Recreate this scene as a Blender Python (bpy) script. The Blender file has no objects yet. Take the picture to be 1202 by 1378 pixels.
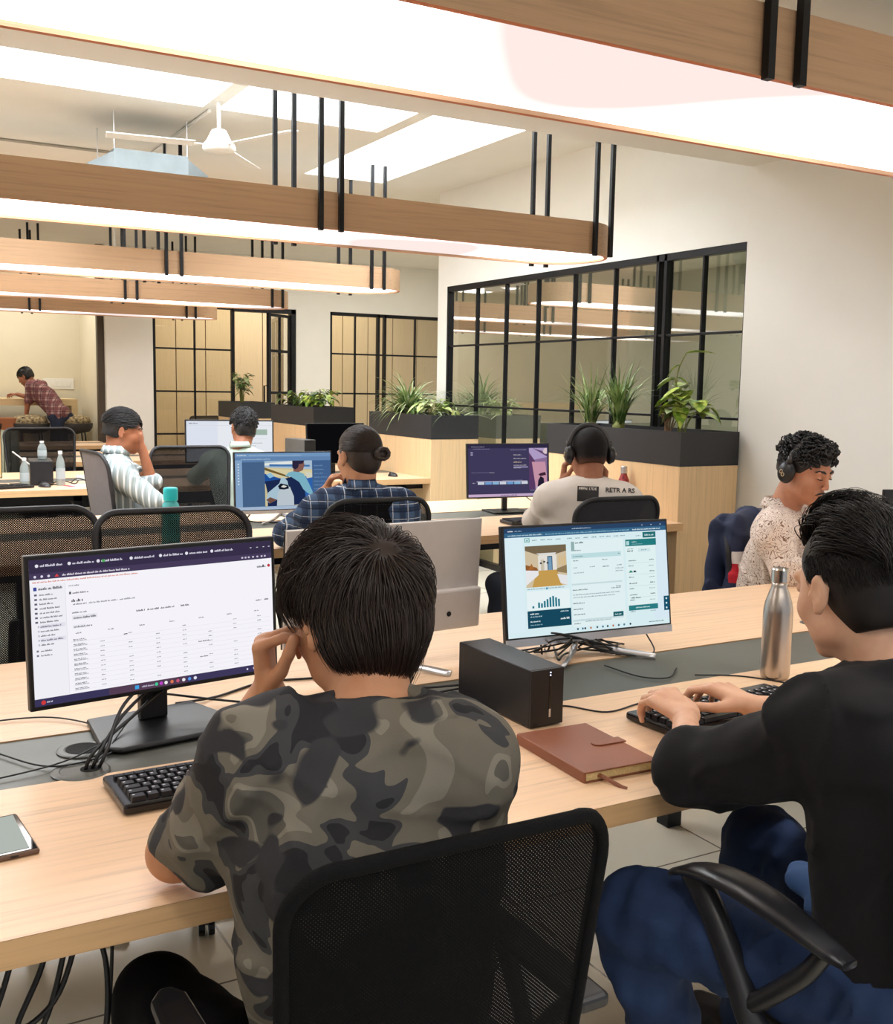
import bpy, bmesh, math, random
import numpy as np
from mathutils import Vector, Matrix
random.seed(7)
RNG = np.random.default_rng(11)
S = bpy.context.scene
COL = S.collection
PI = math.pi

# ------------------------------------------------------------------ colour / materials
def lin(c):
    return tuple((v/255/12.92) if v/255 <= .04045 else (((v/255)+.055)/1.055)**2.4 for v in c)
MATS = {}
def nodes_of(name):
    m = bpy.data.materials.new(name); m.use_nodes = True
    nt = m.node_tree; b = nt.nodes['Principled BSDF']
    return m, nt, b
def setc(b, rgb, rough=.6, metal=0., spec=.5):
    b.inputs['Base Color'].default_value = (*lin(rgb), 1)
    b.inputs['Roughness'].default_value = rough
    b.inputs['Metallic'].default_value = metal
    b.inputs['Specular IOR Level'].default_value = spec
def plain(name, rgb, rough=.6, metal=0., spec=.5, var=0.06, scale=30., bump=0.0, bscale=200., sheen=0):
    """solid colour with a faint procedural variation and optional bump"""
    if name in MATS: return MATS[name]
    m, nt, b = nodes_of(name); setc(b, rgb, rough, metal, spec)
    tc = nt.nodes.new('ShaderNodeTexCoord')
    n = nt.nodes.new('ShaderNodeTexNoise'); n.inputs['Scale'].default_value = scale; n.inputs['Detail'].default_value = 3
    nt.links.new(tc.outputs['Object'], n.inputs['Vector'])
    cr = nt.nodes.new('ShaderNodeValToRGB')
    c = np.array(lin(rgb)); lo = c*(1-var); hi = np.minimum(c*(1+var), 1)
    cr.color_ramp.elements[0].color = (*lo, 1); cr.color_ramp.elements[1].color = (*hi, 1)
    cr.color_ramp.elements[0].position = .3; cr.color_ramp.elements[1].position = .7
    nt.links.new(n.outputs['Fac'], cr.inputs['Fac']); nt.links.new(cr.outputs['Color'], b.inputs['Base Color'])
    if bump:
        n2 = nt.nodes.new('ShaderNodeTexNoise'); n2.inputs['Scale'].default_value = bscale; n2.inputs['Detail'].default_value = 2
        nt.links.new(tc.outputs['Object'], n2.inputs['Vector'])
        bp = nt.nodes.new('ShaderNodeBump'); bp.inputs['Strength'].default_value = bump; bp.inputs['Distance'].default_value = .002
        nt.links.new(n2.outputs['Fac'], bp.inputs['Height']); nt.links.new(bp.outputs['Normal'], b.inputs['Normal'])
    if sheen: b.inputs['Sheen Weight'].default_value = sheen
    MATS[name] = m; return m
def emis(name, rgb, s=1.0):
    if name in MATS: return MATS[name]
    m = bpy.data.materials.new(name); m.use_nodes = True; nt = m.node_tree; nt.nodes.clear()
    o = nt.nodes.new('ShaderNodeOutputMaterial'); e = nt.nodes.new('ShaderNodeEmission')
    e.inputs[0].default_value = (*lin(rgb), 1); e.inputs[1].default_value = s
    nt.links.new(e.outputs[0], o.inputs[0]); MATS[name] = m; return m
def wood(name, rgb, axis='x', rough=.42, contrast=.13, fine=1.0):
    if name in MATS: return MATS[name]
    m, nt, b = nodes_of(name); setc(b, rgb, rough, 0, .4)
    tc = nt.nodes.new('ShaderNodeTexCoord'); mp = nt.nodes.new('ShaderNodeMapping')
    sc = {'x': (1.6, 60, 60), 'y': (60, 1.6, 60), 'z': (60, 60, 1.6)}[axis]
    mp.inputs['Scale'].default_value = tuple(v*fine for v in sc)
    nt.links.new(tc.outputs['Object'], mp.inputs['Vector'])
    n = nt.nodes.new('ShaderNodeTexNoise'); n.inputs['Scale'].default_value = 1.5; n.inputs['Detail'].default_value = 5; n.inputs['Roughness'].default_value = .65
    nt.links.new(mp.outputs['Vector'], n.inputs['Vector'])
    cr = nt.nodes.new('ShaderNodeValToRGB'); c = np.array(lin(rgb))
    e = cr.color_ramp.elements
    e[0].position = .32; e[0].color = (*(c*(1-contrast*1.5)), 1)
    e[1].position = .62; e[1].color = (*np.minimum(c*(1+contrast*.5), 1), 1)
    e.new(.47).color = (*c, 1)
    nt.links.new(n.outputs['Fac'], cr.inputs['Fac']); nt.links.new(cr.outputs['Color'], b.inputs['Base Color'])
    bp = nt.nodes.new('ShaderNodeBump'); bp.inputs['Strength'].default_value = .08; bp.inputs['Distance'].default_value = .001
    nt.links.new(n.outputs['Fac'], bp.inputs['Height']); nt.links.new(bp.outputs['Normal'], b.inputs['Normal'])
    MATS[name] = m; return m

# ------------------------------------------------------------------ mesh builder
class MB:
    def __init__(s): s.v = []; s.f = []; s.m = []
    def add(s, vs, fs, mi=0, M=None):
        b = len(s.v)
        for p in vs: s.v.append(tuple(M @ Vector(p)) if M is not None else tuple(p))
        for f in fs: s.f.append(tuple(b+i for i in f)); s.m.append(mi)
        return s
    def box(s, x0, x1, y0, y1, z0, z1, mi=0, M=None):
        v = [(x0,y0,z0),(x1,y0,z0),(x1,y1,z0),(x0,y1,z0),(x0,y0,z1),(x1,y0,z1),(x1,y1,z1),(x0,y1,z1)]
        return s.add(v, [(0,3,2,1),(4,5,6,7),(0,1,5,4),(1,2,6,5),(2,3,7,6),(3,0,4,7)], mi, M)
    def quad(s, a, b, c, d, mi=0, M=None): return s.add([a,b,c,d], [(0,1,2,3)], mi, M)
    def cyl(s, a, b, r0, r1=None, n=16, mi=0, M=None, cap=True):
        r1 = r0 if r1 is None else r1
        a = Vector(a); b = Vector(b); d = (b-a).normalized()
        u = d.orthogonal().normalized(); w = d.cross(u)
        vs = [a+(u*math.cos(t)+w*math.sin(t))*r0 for t in [2*PI*i/n for i in range(n)]] + \
             [b+(u*math.cos(t)+w*math.sin(t))*r1 for t in [2*PI*i/n for i in range(n)]]
        fs = [(i, (i+1) % n, n+(i+1) % n, n+i) for i in range(n)]
        if cap: fs += [tuple(range(n))[::-1], tuple(range(n, 2*n))]
        return s.add(vs, fs, mi, M)
    def lathe(s, prof, c=(0,0,0), n=24, mi=0, M=None):
        vs = []; fs = []
        for r, z in prof:
            for i in range(n):
                t = 2*PI*i/n; vs.append((c[0]+r*math.cos(t), c[1]+r*math.sin(t), c[2]+z))
        for k in range(len(prof)-1):
            for i in range(n):
                j = (i+1) % n; fs.append((k*n+i, k*n+j, (k+1)*n+j, (k+1)*n+i))
        fs.append(tuple(range(n))[::-1]); fs.append(tuple(range((len(prof)-1)*n, len(prof)*n)))
        return s.add(vs, fs, mi, M)
    def tube(s, pts, r, n=6, mi=0, M=None, sq=1.0):
        pts = [Vector(p) for p in pts]; k = len(pts); vs = []; fs = []
        rr = r if isinstance(r, (list, tuple)) else [r]*k
        up = None
        for i, p in enumerate(pts):
            d = (pts[min(i+1, k-1)]-pts[max(i-1, 0)])
            if d.length < 1e-9: d = Vector((0,0,1))
            d.normalize()
            if up is None: up = d.orthogonal().normalized()
            up = (up-d*up.dot(d))
            if up.length < 1e-6: up = d.orthogonal()
            up.normalize(); w = d.cross(up)
            for j in range(n):
                t = 2*PI*j/n; vs.append(p+up*math.cos(t)*rr[i]+w*math.sin(t)*rr[i]*sq)
        for i in range(k-1):
            for j in range(n):
                q = (j+1) % n; fs.append((i*n+j, i*n+q, (i+1)*n+q, (i+1)*n+j))
        fs.append(tuple(range(n))[::-1]); fs.append(tuple(range((k-1)*n, k*n)))
        return s.add(vs, fs, mi, M)
    def prism(s, poly, z0, z1, mi=0, M=None):
        n = len(poly)
        vs = [(x,y,z0) for x,y in poly]+[(x,y,z1) for x,y in poly]
        fs = [tuple(range(n))[::-1], tuple(range(n,2*n))]+[(i,(i+1)%n,n+(i+1)%n,n+i) for i in range(n)]
        return s.add(vs, fs, mi, M)
    def build(s, name, mats, parent=None, smooth=False, bevel=0, seg=2, loc=None, world=False):
        me = bpy.data.meshes.new(name); me.from_pydata(s.v, [], s.f)
        if not isinstance(mats, (list, tuple)): mats = [mats]
        for m in mats: me.materials.append(m)
        if len(mats) > 1: me.polygons.foreach_set('material_index', s.m)
        if smooth is True: me.polygons.foreach_set('use_smooth', [True]*len(me.polygons))
        me.update()
        o = bpy.data.objects.new(name, me); COL.objects.link(o)
        if parent is not None:
            o.parent = parent
            if world:  # coordinates given in world space
                wm = parent_world(parent); o.matrix_local = wm.inverted()
        if loc is not None: o.location = loc
        if bevel:
            b = o.modifiers.new('bevel', 'BEVEL'); b.width = bevel; b.segments = seg; b.limit_method = 'ANGLE'; b.angle_limit = math.radians(35)
            b.harden_normals = False
        return o
def parent_world(p):
    m = Matrix.LocRotScale(p.location, p.rotation_euler, p.scale)
    while p.parent: p = p.parent; m = Matrix.LocRotScale(p.location, p.rotation_euler, p.scale) @ m
    return m
def smooth_by_angle(o, deg=40):
    me = o.data; me.polygons.foreach_set('use_smooth', [True]*len(me.polygons))
    me.set_sharp_from_angle(angle=math.radians(deg)); return o
def tag(o, label, cat, group=None, kind=None):
    if label: o['label'] = label
    if cat: o['category'] = cat
    if group: o['group'] = group
    if kind: o['kind'] = kind
    return o
def thing(name, label, cat, loc=(0,0,0), rz=0, group=None, rx=0):
    o = bpy.data.objects.new(name, None); COL.objects.link(o); o.empty_display_size = .1
    o.location = loc; o.rotation_euler = (rx,0,rz); return tag(o, label, cat, group)
def struct(name, mb, mat, **k):
    o = mb.build(name, mat, **k); o['kind'] = 'structure'; return o
def kids(o): return [c for c in bpy.data.objects if c.parent == o]
def dup(root, loc, rz=0, label=None, group=None):
    def rec(o, par):
        c = o.copy(); COL.objects.link(c)
        if par is not None: c.parent = par
        for k in kids(o): rec(k, c)
        return c
    r = rec(root, None); r.location = loc; r.rotation_euler = (0,0,rz)
    if label: r['label'] = label
    if group: r['group'] = group
    return r
def bez(pts, n=8):
    """smooth Catmull-Rom through points"""
    P = [Vector(p) for p in pts]; P = [P[0]*2-P[1]]+P+[P[-1]*2-P[-2]]; out = []
    for i in range(1, len(P)-2):
        for k in range(n):
            t = k/n; a,b,c,d = P[i-1],P[i],P[i+1],P[i+2]
            out.append(.5*((2*b)+(c-a)*t+(2*a-5*b+4*c-d)*t*t+(3*b-a-3*c+d)*t**3))
    out.append(P[-2]); return out

# ------------------------------------------------------------------ materials
WALL = plain('wall_paint', (240,238,231), .85, var=.015, scale=3)
WALLC = plain('cream_wall_paint', (222,214,192), .85, var=.02, scale=3)
CEIL = plain('ceiling_paint', (230,227,218), .9, var=.02, scale=3)
DESKW = wood('ash_desktop', (232,196,160), 'x', .38, .12)
DESKE = wood('ash_desk_edge', (205,165,120), 'x', .5, .12)
PLANW = wood('ash_cabinet', (226,194,150), 'z', .5, .09)
LAMPW = wood('ash_lamp_band', (190,154,120), 'x', .55, .12, .8)
LAMPLIP = wood('lamp_lip_wood', (200,118,80), 'x', .5, .1)
CTRW = wood('counter_wood', (222,196,150), 'x', .5, .08)
STRIP = plain('grey_cable_cover', (92,93,86), .45, .2, var=.03)
BLKM = plain('black_metal', (22,23,27), .4, .5, var=.03)
BLKP = plain('black_plastic', (20,20,23), .38, var=.05)
BLKS = plain('satin_black_plastic', (34,34,38), .32, var=.05)
PLBK = plain('planter_black', (36,37,40), .55, var=.05)
SOIL = plain('soil', (46,34,26), .95, var=.4, scale=60, bump=.6)
GREYB = plain('silver_grey_plastic', (206,198,193), .4, .15, var=.02)
SILV = plain('silver_metal', (205,205,208), .28, .9, var=.02)
CHROME = plain('chrome', (220,222,226), .12, 1., var=.01)
WHITEP = plain('white_plastic', (232,232,228), .4, var=.02)
KEYM = plain('keycap', (26,26,30), .42, var=.1)
FABK = plain('black_fabric', (19,19,22), .85, var=.12, bump=.4, bscale=500)
SKYE = emis('skylight_sky', (240,247,255), 16.0)
PANEL = None
# ================================================================== SETTING
XG = 4.47; HC = 3.126; LC = 2.733
def lampmat():
    m = bpy.data.materials.new('lamp_diffuser'); m.use_nodes = True; nt = m.node_tree; nt.nodes.clear()
    o = nt.nodes.new('ShaderNodeOutputMaterial'); e = nt.nodes.new('ShaderNodeEmission')
    tc = nt.nodes.new('ShaderNodeTexCoord'); n = nt.nodes.new('ShaderNodeTexNoise'); n.inputs['Scale'].default_value = .9; n.inputs['Detail'].default_value = 0
    cr = nt.nodes.new('ShaderNodeValToRGB'); cr.color_ramp.elements[0].color = (*lin((255,236,231)), 1); cr.color_ramp.elements[1].color = (*lin((255,252,248)), 1)
    cr.color_ramp.elements[0].position = .34; cr.color_ramp.elements[1].position = .62
    mp = nt.nodes.new('ShaderNodeMapRange'); mp.inputs['From Min'].default_value = .34; mp.inputs['From Max'].default_value = .78
    mp.inputs['To Min'].default_value = LAMP_LO; mp.inputs['To Max'].default_value = LAMP_HI
    nt.links.new(tc.outputs['Object'], n.inputs['Vector']); nt.links.new(n.outputs['Fac'], cr.inputs['Fac']); nt.links.new(n.outputs['Fac'], mp.inputs['Value'])
    nt.links.new(cr.outputs['Color'], e.inputs[0]); nt.links.new(mp.outputs['Result'], e.inputs[1]); nt.links.new(e.outputs[0], o.inputs[0])
    return m
LAMP_LO, LAMP_HI = 1.0, 8.0
PANEL = lampmat()

# floor: polished cream tiles
m, nt, b = nodes_of('floor_tiles'); setc(b, (206,198,176), .09, 0, .6)
tc = nt.nodes.new('ShaderNodeTexCoord'); br = nt.nodes.new('ShaderNodeTexBrick')
br.offset = 0; br.inputs['Scale'].default_value = 1.0; br.inputs['Brick Width'].default_value = .8; br.inputs['Row Height'].default_value = .8
br.inputs['Mortar Size'].default_value = .0035; br.inputs['Mortar Smooth'].default_value = .1
br.inputs['Color1'].default_value = (*lin((226,219,200)),1); br.inputs['Color2'].default_value = (*lin((222,215,197)),1); br.inputs['Mortar'].default_value = (*lin((120,112,96)),1)
nt.links.new(tc.outputs['Object'], br.inputs['Vector']); nt.links.new(br.outputs['Color'], b.inputs['Base Color'])
FLOORM = m
struct('floor', MB().box(-3.5, 9, -2.0, 17, -.1, 0), FLOORM)
# low ceiling over the front, high ceiling with openings behind
struct('ceiling', MB().box(-3.5, XG+2.6, -2.0, 4.48, LC, HC+.35), CEIL)
cb = MB()
def ceil_rects():
    # openings: A X -1.2..1.88 Y 5.0..6.48 ; B X 1.98..3.06 ; C X 3.16..3.84 Y 4.6..8.02
    xs = [-3.5, -1.2, 1.90, 1.99, 3.06, 3.16, 3.84, 9.0]; ys = [4.48, 5.0, 6.47, 8.02, 17]
    for i in range(7):
        for j in range(4):
            op = (i in (1, 3) and j == 1) or (i == 5 and j in (1, 2))
            if not op: cb.box(xs[i], xs[i+1], ys[j], ys[j+1], HC, HC+.12)
ceil_rects()
struct('ceiling_high', cb, CEIL)
sk = MB()
for (x0,x1,y0,y1) in ((-1.2,1.90,5.0,6.47),(1.99,3.06,5.0,6.47),(3.16,3.84,5.0,8.02)):
    sk.box(x0-.02,x0,y0,y1,HC+.12,HC+.5); sk.box(x1,x1+.02,y0,y1,HC+.12,HC+.5)
    sk.box(x0,x1,y0-.02,y0,HC+.12,HC+.5); sk.box(x0,x1,y1,y1+.02,HC+.12,HC+.5)
struct('trim_1', sk, WALL)
for i,(x0,x1,y0,y1) in enumerate(((-1.2,1.90,5.0,6.47),(1.99,3.06,5.0,6.47),(3.16,3.84,5.0,8.02))):
    struct('window_%d' % (i+4), MB().box(x0-.02,x1+.02,y0-.02,y1+.02,HC+.5,HC+.53), SKYE)
# right wall: solid part near, glazed part further, stub, then recess
struct('wall_right', MB().box(XG-.03, XG+.15, 0.5, 4.49, 0, LC+.02), WALL)
w = MB(); w.box(XG, XG+.12, 4.49, 8.18, 2.33, HC+.02); w.box(XG, XG+.12, 8.02, 8.18, 0, 2.33)
struct('wall_right_upper', w, WALL)
# low-ceiling fascia handled by the ceiling box itself
# glass
def glassmat(name, tint, refl=.10):
    m = bpy.data.materials.new(name); m.use_nodes = True; nt = m.node_tree; nt.nodes.clear()
    o = nt.nodes.new('ShaderNodeOutputMaterial'); t = nt.nodes.new('ShaderNodeBsdfTransparent'); g = nt.nodes.new('ShaderNodeBsdfGlossy'); mx = nt.nodes.new('ShaderNodeMixShader')
    lw = nt.nodes.new('ShaderNodeLayerWeight'); lw.inputs['Blend'].default_value = .22
    ad = nt.nodes.new('ShaderNodeMath'); ad.operation = 'MULTIPLY_ADD'; ad.inputs[1].default_value = .55; ad.inputs[2].default_value = refl
    t.inputs[0].default_value = (*lin(tint),1); g.inputs['Roughness'].default_value = .02; g.inputs[0].default_value = (.9,.92,.9,1)
    nt.links.new(lw.outputs['Fresnel'], ad.inputs[0]); nt.links.new(ad.outputs[0], mx.inputs[0]); nt.links.new(t.outputs[0], mx.inputs[1]); nt.links.new(g.outputs[0], mx.inputs[2])
    nt.links.new(mx.outputs[0], o.inputs[0]); return m
GLASS = glassmat('tinted_glass', (205,208,195), .12)
GLASS2 = glassmat('clear_glass', (240,238,228), .05)
def glazing(name, horiz, const, breaks, zs, thick, gm, z_top, wide=()):
    """black steel grid; horiz='y' runs along Y at x=const, 'x' runs along X at y=const"""
    f = MB()
    def bar(a0, a1, z0, z1, d=.03):
        if horiz == 'y': f.box(const-d, const+d, a0, a1, z0, z1)
        else: f.box(a0, a1, const-d, const+d, z0, z1)
    a, e = breaks[0], breaks[-1]
    t = thick/2
    for i, p in enumerate(breaks):
        w = t*1.8 if i in wide or i in (0, len(breaks)-1) else t
        bar(p-w, p+w, 0, z_top, .028 if w > t else .018)
    for z in zs: bar(a, e, z-t, z+t, .018)
    bar(a-.02, e+.02, z_top-.045, z_top, .028); bar(a-.02, e+.02, 0, .05, .028)
    o = f.build(name, BLKM, bevel=.002); o['kind'] = 'structure'
    g = MB()
    if horiz == 'y': g.quad((const,a,.02),(const,e,.02),(const,e,z_top-.02),(const,a,z_top-.02))
    else: g.quad((a,const,.02),(e,const,.02),(e,const,z_top-.02),(a,const,z_top-.02))
    gl = g.build('pane', gm, parent=o)
    return o
glazing('window_1', 'y', XG+.03, [4.515, 4.885, 5.215, 5.29, 5.74, 6.20, 6.66, 7.105, 7.55, 8.01], [.82, 1.32, 1.825], .015, GLASS, 2.33, wide=(2,3))
# meeting room behind the glass
mr = MB(); mr.box(7.0, 7.1, 4.2, 8.3, 0, HC); mr.box(XG+.12, 7.0, 4.2, 4.3, 0, HC); mr.box(XG+.12, 7.0, 8.1, 8.2, 0, HC)
struct('wall_room', mr, plain('room_paint', (196,196,184), .85, var=.02, scale=3))
struct('ceiling_room', MB().box(XG+.12, 7.0, 4.3, 8.1, 2.62, 2.68), CEIL)
# recess side and back wall at Y=13.4
YB = 13.4
struct('wall_side', MB().box(7.6, 7.7, 8.2, 13.4, 0, HC), WALL)
w = MB()
w.box(3.30, 9, YB, YB+.12, 2.46, HC); w.box(5.17, 5.66, YB, YB+.12, 0, 2.46); w.box(2.70, 3.27, YB, YB+.5, 0, HC)
struct('wall_back', w, WALL)
glazing('window_2', 'x', YB+.05, [3.29, 3.81, 4.31], [.82, 1.36, 1.90], .022, GLASS2, 2.46)
glazing('window_3', 'x', YB+.05, [5.68, 6.05, 6.40, 6.5, 6.98, 7.5], [.82, 1.36, 1.90], .022, GLASS2, 2.46, wide=(2,3))
# open door frame + leaf
f = MB(); f.box(4.31, 5.16, YB-.01, YB+.11, 2.40, 2.46); f.box(5.10, 5.16, YB-.01, YB+.11, 0, 2.46)
struct('trim_2', f, BLKM)
d = thing('door_1', None, None, (5.09, YB+.02, 0), math.radians(218)); d['kind'] = 'structure'
f = MB(); W = .52
for x in (0, W): f.box(x-.025, x+.025, -.02, .02, .01, 2.38)
f.box(W/2-.012, W/2+.012, -.015, .015, .01, 2.36)
for z in (.03, .82, 1.36, 1.90, 2.36): f.box(0, W, -.02, .02, z-.018, z+.018)
f.build('door_frame', BLKM, d)
MB().quad((0,0,.05),(W,0,.05),(W,0,2.35),(0,0,2.35)).build('pane', GLASS2, d)
MB().tube([(W-.03,-.03,.95),(W-.03,-.09,.95),(W-.03,-.09,1.45),(W-.03,-.03,1.45)], .012, 8).build('door_handle', BLKM, d)
# timber room behind back glazing
PANELW = wood('timber_panelling', (212,190,154), 'z', .55, .07)
pm = MB()
x = 3.2
while x < 9:
    pm.box(x, x+.42, 15.3, 15.35, 0, HC); x += .435
pm.box(3.1, 3.2, YB+.12, 15.3, 0, HC)
struct('wall_timber', pm, PANELW)
struct('wall_timber_core', MB().box(3.1, 9, 15.35, 15.4, 0, HC), plain('panel_gap', (150,124,92), .7))
# alcove on the left with bar counter
struct('wall_alcove', MB().box(-3.5, 3.1, 16.0, 16.1, 0, HC), WALLC)
struct('wall_alcove_side', MB().box(2.86, 3.1, 14.0, 16.0, 0, HC), WALLC)
struct('trim_3', MB().box(2.62, 2.70, YB+.1, YB+.2, 0, HC), plain('dark_bronze_frame', (70,58,44), .5))
struct('wall_left', MB().box(-3.5, -3.4, -2.0, 17, 0, HC), WALL)

# ================================================================== PENDANT LAMPS
def lamp_outline(x0, x1, y0, y1, r, n=10):
    pts = [(x0, y0)]
    for k in range(n+1):
        t = -PI/2+PI/2*k/n; pts.append((x1-r+r*math.cos(t), y0+r+r*math.sin(t)))
    for k in range(n+1):
        t = PI/2*k/n; pts.append((x1-r+r*math.cos(t), y1-r+r*math.sin(t)))
    pts.append((x0, y1)); return pts
def pendant(label, x0, x1, y0, y1, zb, zt, ceil, pairs, poke=.012):
    t = thing('pendant_light', label, 'pendant light', (x1, (y0+y1)/2, zb), 0, 'long pendant lights over the desk rows')
    r = (y1-y0)/2*.96; th = .018
    o_ = lamp_outline(x0, x1, y0, y1, r); i_ = lamp_outline(x0+th, x1-th, y0+th, y1-th, r-th)
    b = MB(); n = len(o_)
    for k in range(n-1):
        a, c = o_[k], o_[k+1]; p, q = i_[k], i_[k+1]
        b.quad((*a, zb), (*c, zb), (*c, zt), (*a, zt), 0)
        b.quad((*q, zb), (*p, zb), (*p, zt), (*q, zt), 0)
        b.quad((*a, zt), (*c, zt), (*q, zt), (*p, zt), 0)
        b.quad((*c, zb), (*a, zb), (*p, zb), (*q, zb), 1)
    b.box(x0-.0, x0+th, y0, y1, zb, zt)
    b.build('wooden_band', [LAMPW, LAMPLIP], t, world=True)
    MB().prism(i_, zb+.012, zb+.02).build('diffuser', PANEL, t, world=True)
    MB().prism(i_, zt-.02, zt-.01).build('top_cover', WHITEP, t, world=True)
    for px in pairs:
        for dx in (0, .105):
            for yy in (y0-.018, y1+.018):
                MB().box(px+dx-.011, px+dx+.011, yy-.011, yy+.011, zb-.012 if yy < y0 else zb-poke, ceil).build('hanger_bar', BLKM, t, world=True)
    return t
pr = (-1.27, .36, 1.965, 3.585)
pendant('nearest pendant light, huge glowing panel across the top right', -2.2, 4.0, 1.90, 2.51, 2.22, 2.385, LC, (.36, 1.9, 3.5), -.02)
pendant('second pendant light from the camera, brown oval band with curved right end', -2.2, 3.83, 4.79, 5.38, 2.22, 2.395, HC, pr)
pendant('third pendant light back, pale wooden band ending above the far glass doors', -2.2, 3.83, 7.43, 8.03, 2.22, 2.38, HC, (-1.27, .28, 1.91, 3.47))
pendant('fourth pendant light back, thin pale band below the third one', -2.2, 3.80, 9.85, 10.40, 2.22, 2.38, HC, (-1.2, .45, 2.16, 3.55))
pendant('farthest and lowest looking pendant light near the alcove', -2.2, 3.78, 12.15, 12.7, 2.22, 2.37, HC, (-1.2, .6, 1.66, 3.35))

# ================================================================== CEILING FAN, AC, conduit
def fan(label, x, y, z, ceil, r, rot, s=1.0):
    t = thing('ceiling_fan', label, 'ceiling fan', (x, y, z), 0)
    MB().lathe([(.02*s,.10*s),(.045*s,.09*s),(.075*s,.03*s),(.10*s,0),(.105*s,-.02*s),(.09*s,-.04*s),(.03*s,-.045*s)], n=28).build('motor', WHITEP, t, smooth=True)
    MB().cyl((0,0,.08*s),(0,0,ceil-z-.02), .011*s, n=12).build('downrod', WHITEP, t, smooth=False)
    MB().lathe([(.02*s,-.07*s),(.05*s,-.05*s),(.062*s,0)], c=(0,0,ceil-z), n=20).build('canopy', WHITEP, t, smooth=True)
    for k in range(3):
        a = rot+k*2*PI/3
        M = Matrix.Rotation(a, 4, 'Z') @ Matrix.Rotation(math.radians(10), 4, 'X')
        b = MB().box(.09*s, .16*s, -.015*s, .015*s, -.006, 0, M=M); b.box(.15*s, r, -.042*s, .042*s, -.003, .003, M=M)
        b.build('blade', WHITEP, t, bevel=.002)
    return t
fan('white three-blade ceiling fan under the skylight beam', 1.945, 6.3, 2.875, HC+.12, .64, math.radians(172), .95)
fan('far white ceiling fan, blade tips just above the third lamp', 2.3, 10.9, 2.66, HC, .65, math.radians(150), 1.0)
t = thing('air_duct_unit', 'grey ceiling hung air conditioning duct unit behind the fan', 'air conditioner', (1.66, 7.02, 2.63), 0)
t.scale = (.62,1,.95)
GALV = plain('galvanised_sheet', (118,126,128), .6, .2, var=.08, scale=8)
MB().box(-.38,.35,-.3,.3,0,.26).add([(-.38,-.3,.0),(-.38,.3,.0),(-.38,.3,.24),(-.38,-.3,.24),(-.6,-.2,.03),(-.6,.2,.03),(-.6,.2,.17),(-.6,-.2,.17)],
   [(0,4,5,1),(1,5,6,2),(2,6,7,3),(3,7,4,0),(4,7,6,5)]).add([(.35,-.3,.0),(.35,.3,.0),(.35,.3,.24),(.35,-.3,.24),(.6,-.2,.03),(.6,.2,.03),(.6,.2,.17),(.6,-.2,.17)],
   [(0,1,5,4),(1,2,6,5),(2,3,7,6),(3,0,4,7),(4,5,6,7)]).build('casing', GALV, t)
for sx in (-.36,.36):
    for sy in (-.25,.25): MB().cyl((sx,sy,.26),(sx,sy,HC-2.63), .006, n=6).build('hanging_rod', SILV, t)
tag(MB().cyl((1.945,6.49,HC-.012),(1.945,8.6,HC-.012), .011, n=8).build('ceiling_conduit', WHITEP), 'thin white conduit running along the ceiling from the skylight beam', 'conduit')
tag(MB().cyl((-3.3,8.05,HC-.01),(1.75,8.05,HC-.01), .01, n=8).build('ceiling_step_line', plain('step_line_grey',(165,158,145),.5)), 'long thin grey trim line marking a ceiling step above the air unit', 'ceiling trim')  # thin rod put in for the edge of a ceiling step
# ================================================================== DESKS
def desk(label, y0, y1, x0, x1, s0, s1, legs):
    t = thing('bench_desk', label, 'desk', (x0, y0, 0), 0, 'long shared bench desks')
    zt = .75; th = .042
    def top(a, b):
        m = MB().box(x0, x1, a, b, zt-th, zt-.0008, 0)
        m.quad((x0,a,zt),(x1,a,zt),(x1,b,zt),(x0,b,zt),1)
        return m.build('tabletop', [DESKE, DESKW], t, world=True)
    top(y0, s0); top(s1, y1)
    MB().box(x0, x1, s0, s1, zt-.03, zt-.003).build('cable_cover', STRIP, t, world=True)
    for x in legs:
        for y in (y0+.16, y1-.22):
            MB().box(x-.03, x+.03, y-.03, y+.03, 0, zt-th).build('leg', BLKM, t, world=True, bevel=.003)
        MB().box(x-.025, x+.025, y0+.19, y1-.25, zt-th-.07, zt-th-.01).build('cross_beam', BLKM, t, world=True, bevel=.003)
    MB().box(x0, x1, y0+.13, y0+.18, zt-th-.05, zt-th).build('front_rail', BLKM, t, world=True)
    MB().box(x0, x1, y1-.25, y1-.20, zt-th-.05, zt-th).build('rear_rail', BLKM, t, world=True)
    MB().box(x0, x1, s0+.05, s1-.05, zt-.20, zt-.12).build('cable_tray', BLKM, t, world=True)
    return t
PX = 3.977
d1 = desk('nearest bench desk carrying the big spreadsheet monitor and brown notebook', 1.41, 2.86, -2.2, PX, 1.96, 2.23, (-.9, .0, 2.38, 3.8))
d2 = desk('second bench desk with the blue photo monitor and teal bottle', 4.40, 5.88, -2.2, PX, 5.06, 5.33, (-.9, .7, 2.3, 3.8))
d3 = desk('third bench desk with tangled cables and bottles at the left edge', 7.36, 8.85, -2.2, PX, 7.97, 8.24, (-.9, 1.3, 2.6, 3.8))
d4 = desk('fourth bench desk behind the striped shirt man', 9.83, 11.3, -2.2, PX, 10.43, 10.7, (-.9, 1.3, 3.8))
d5 = desk('farthest bench desk below the standing man', 12.3, 13.2, -2.2, 2.55, 12.8, 12.95, (-.9, 2.4))
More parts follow.
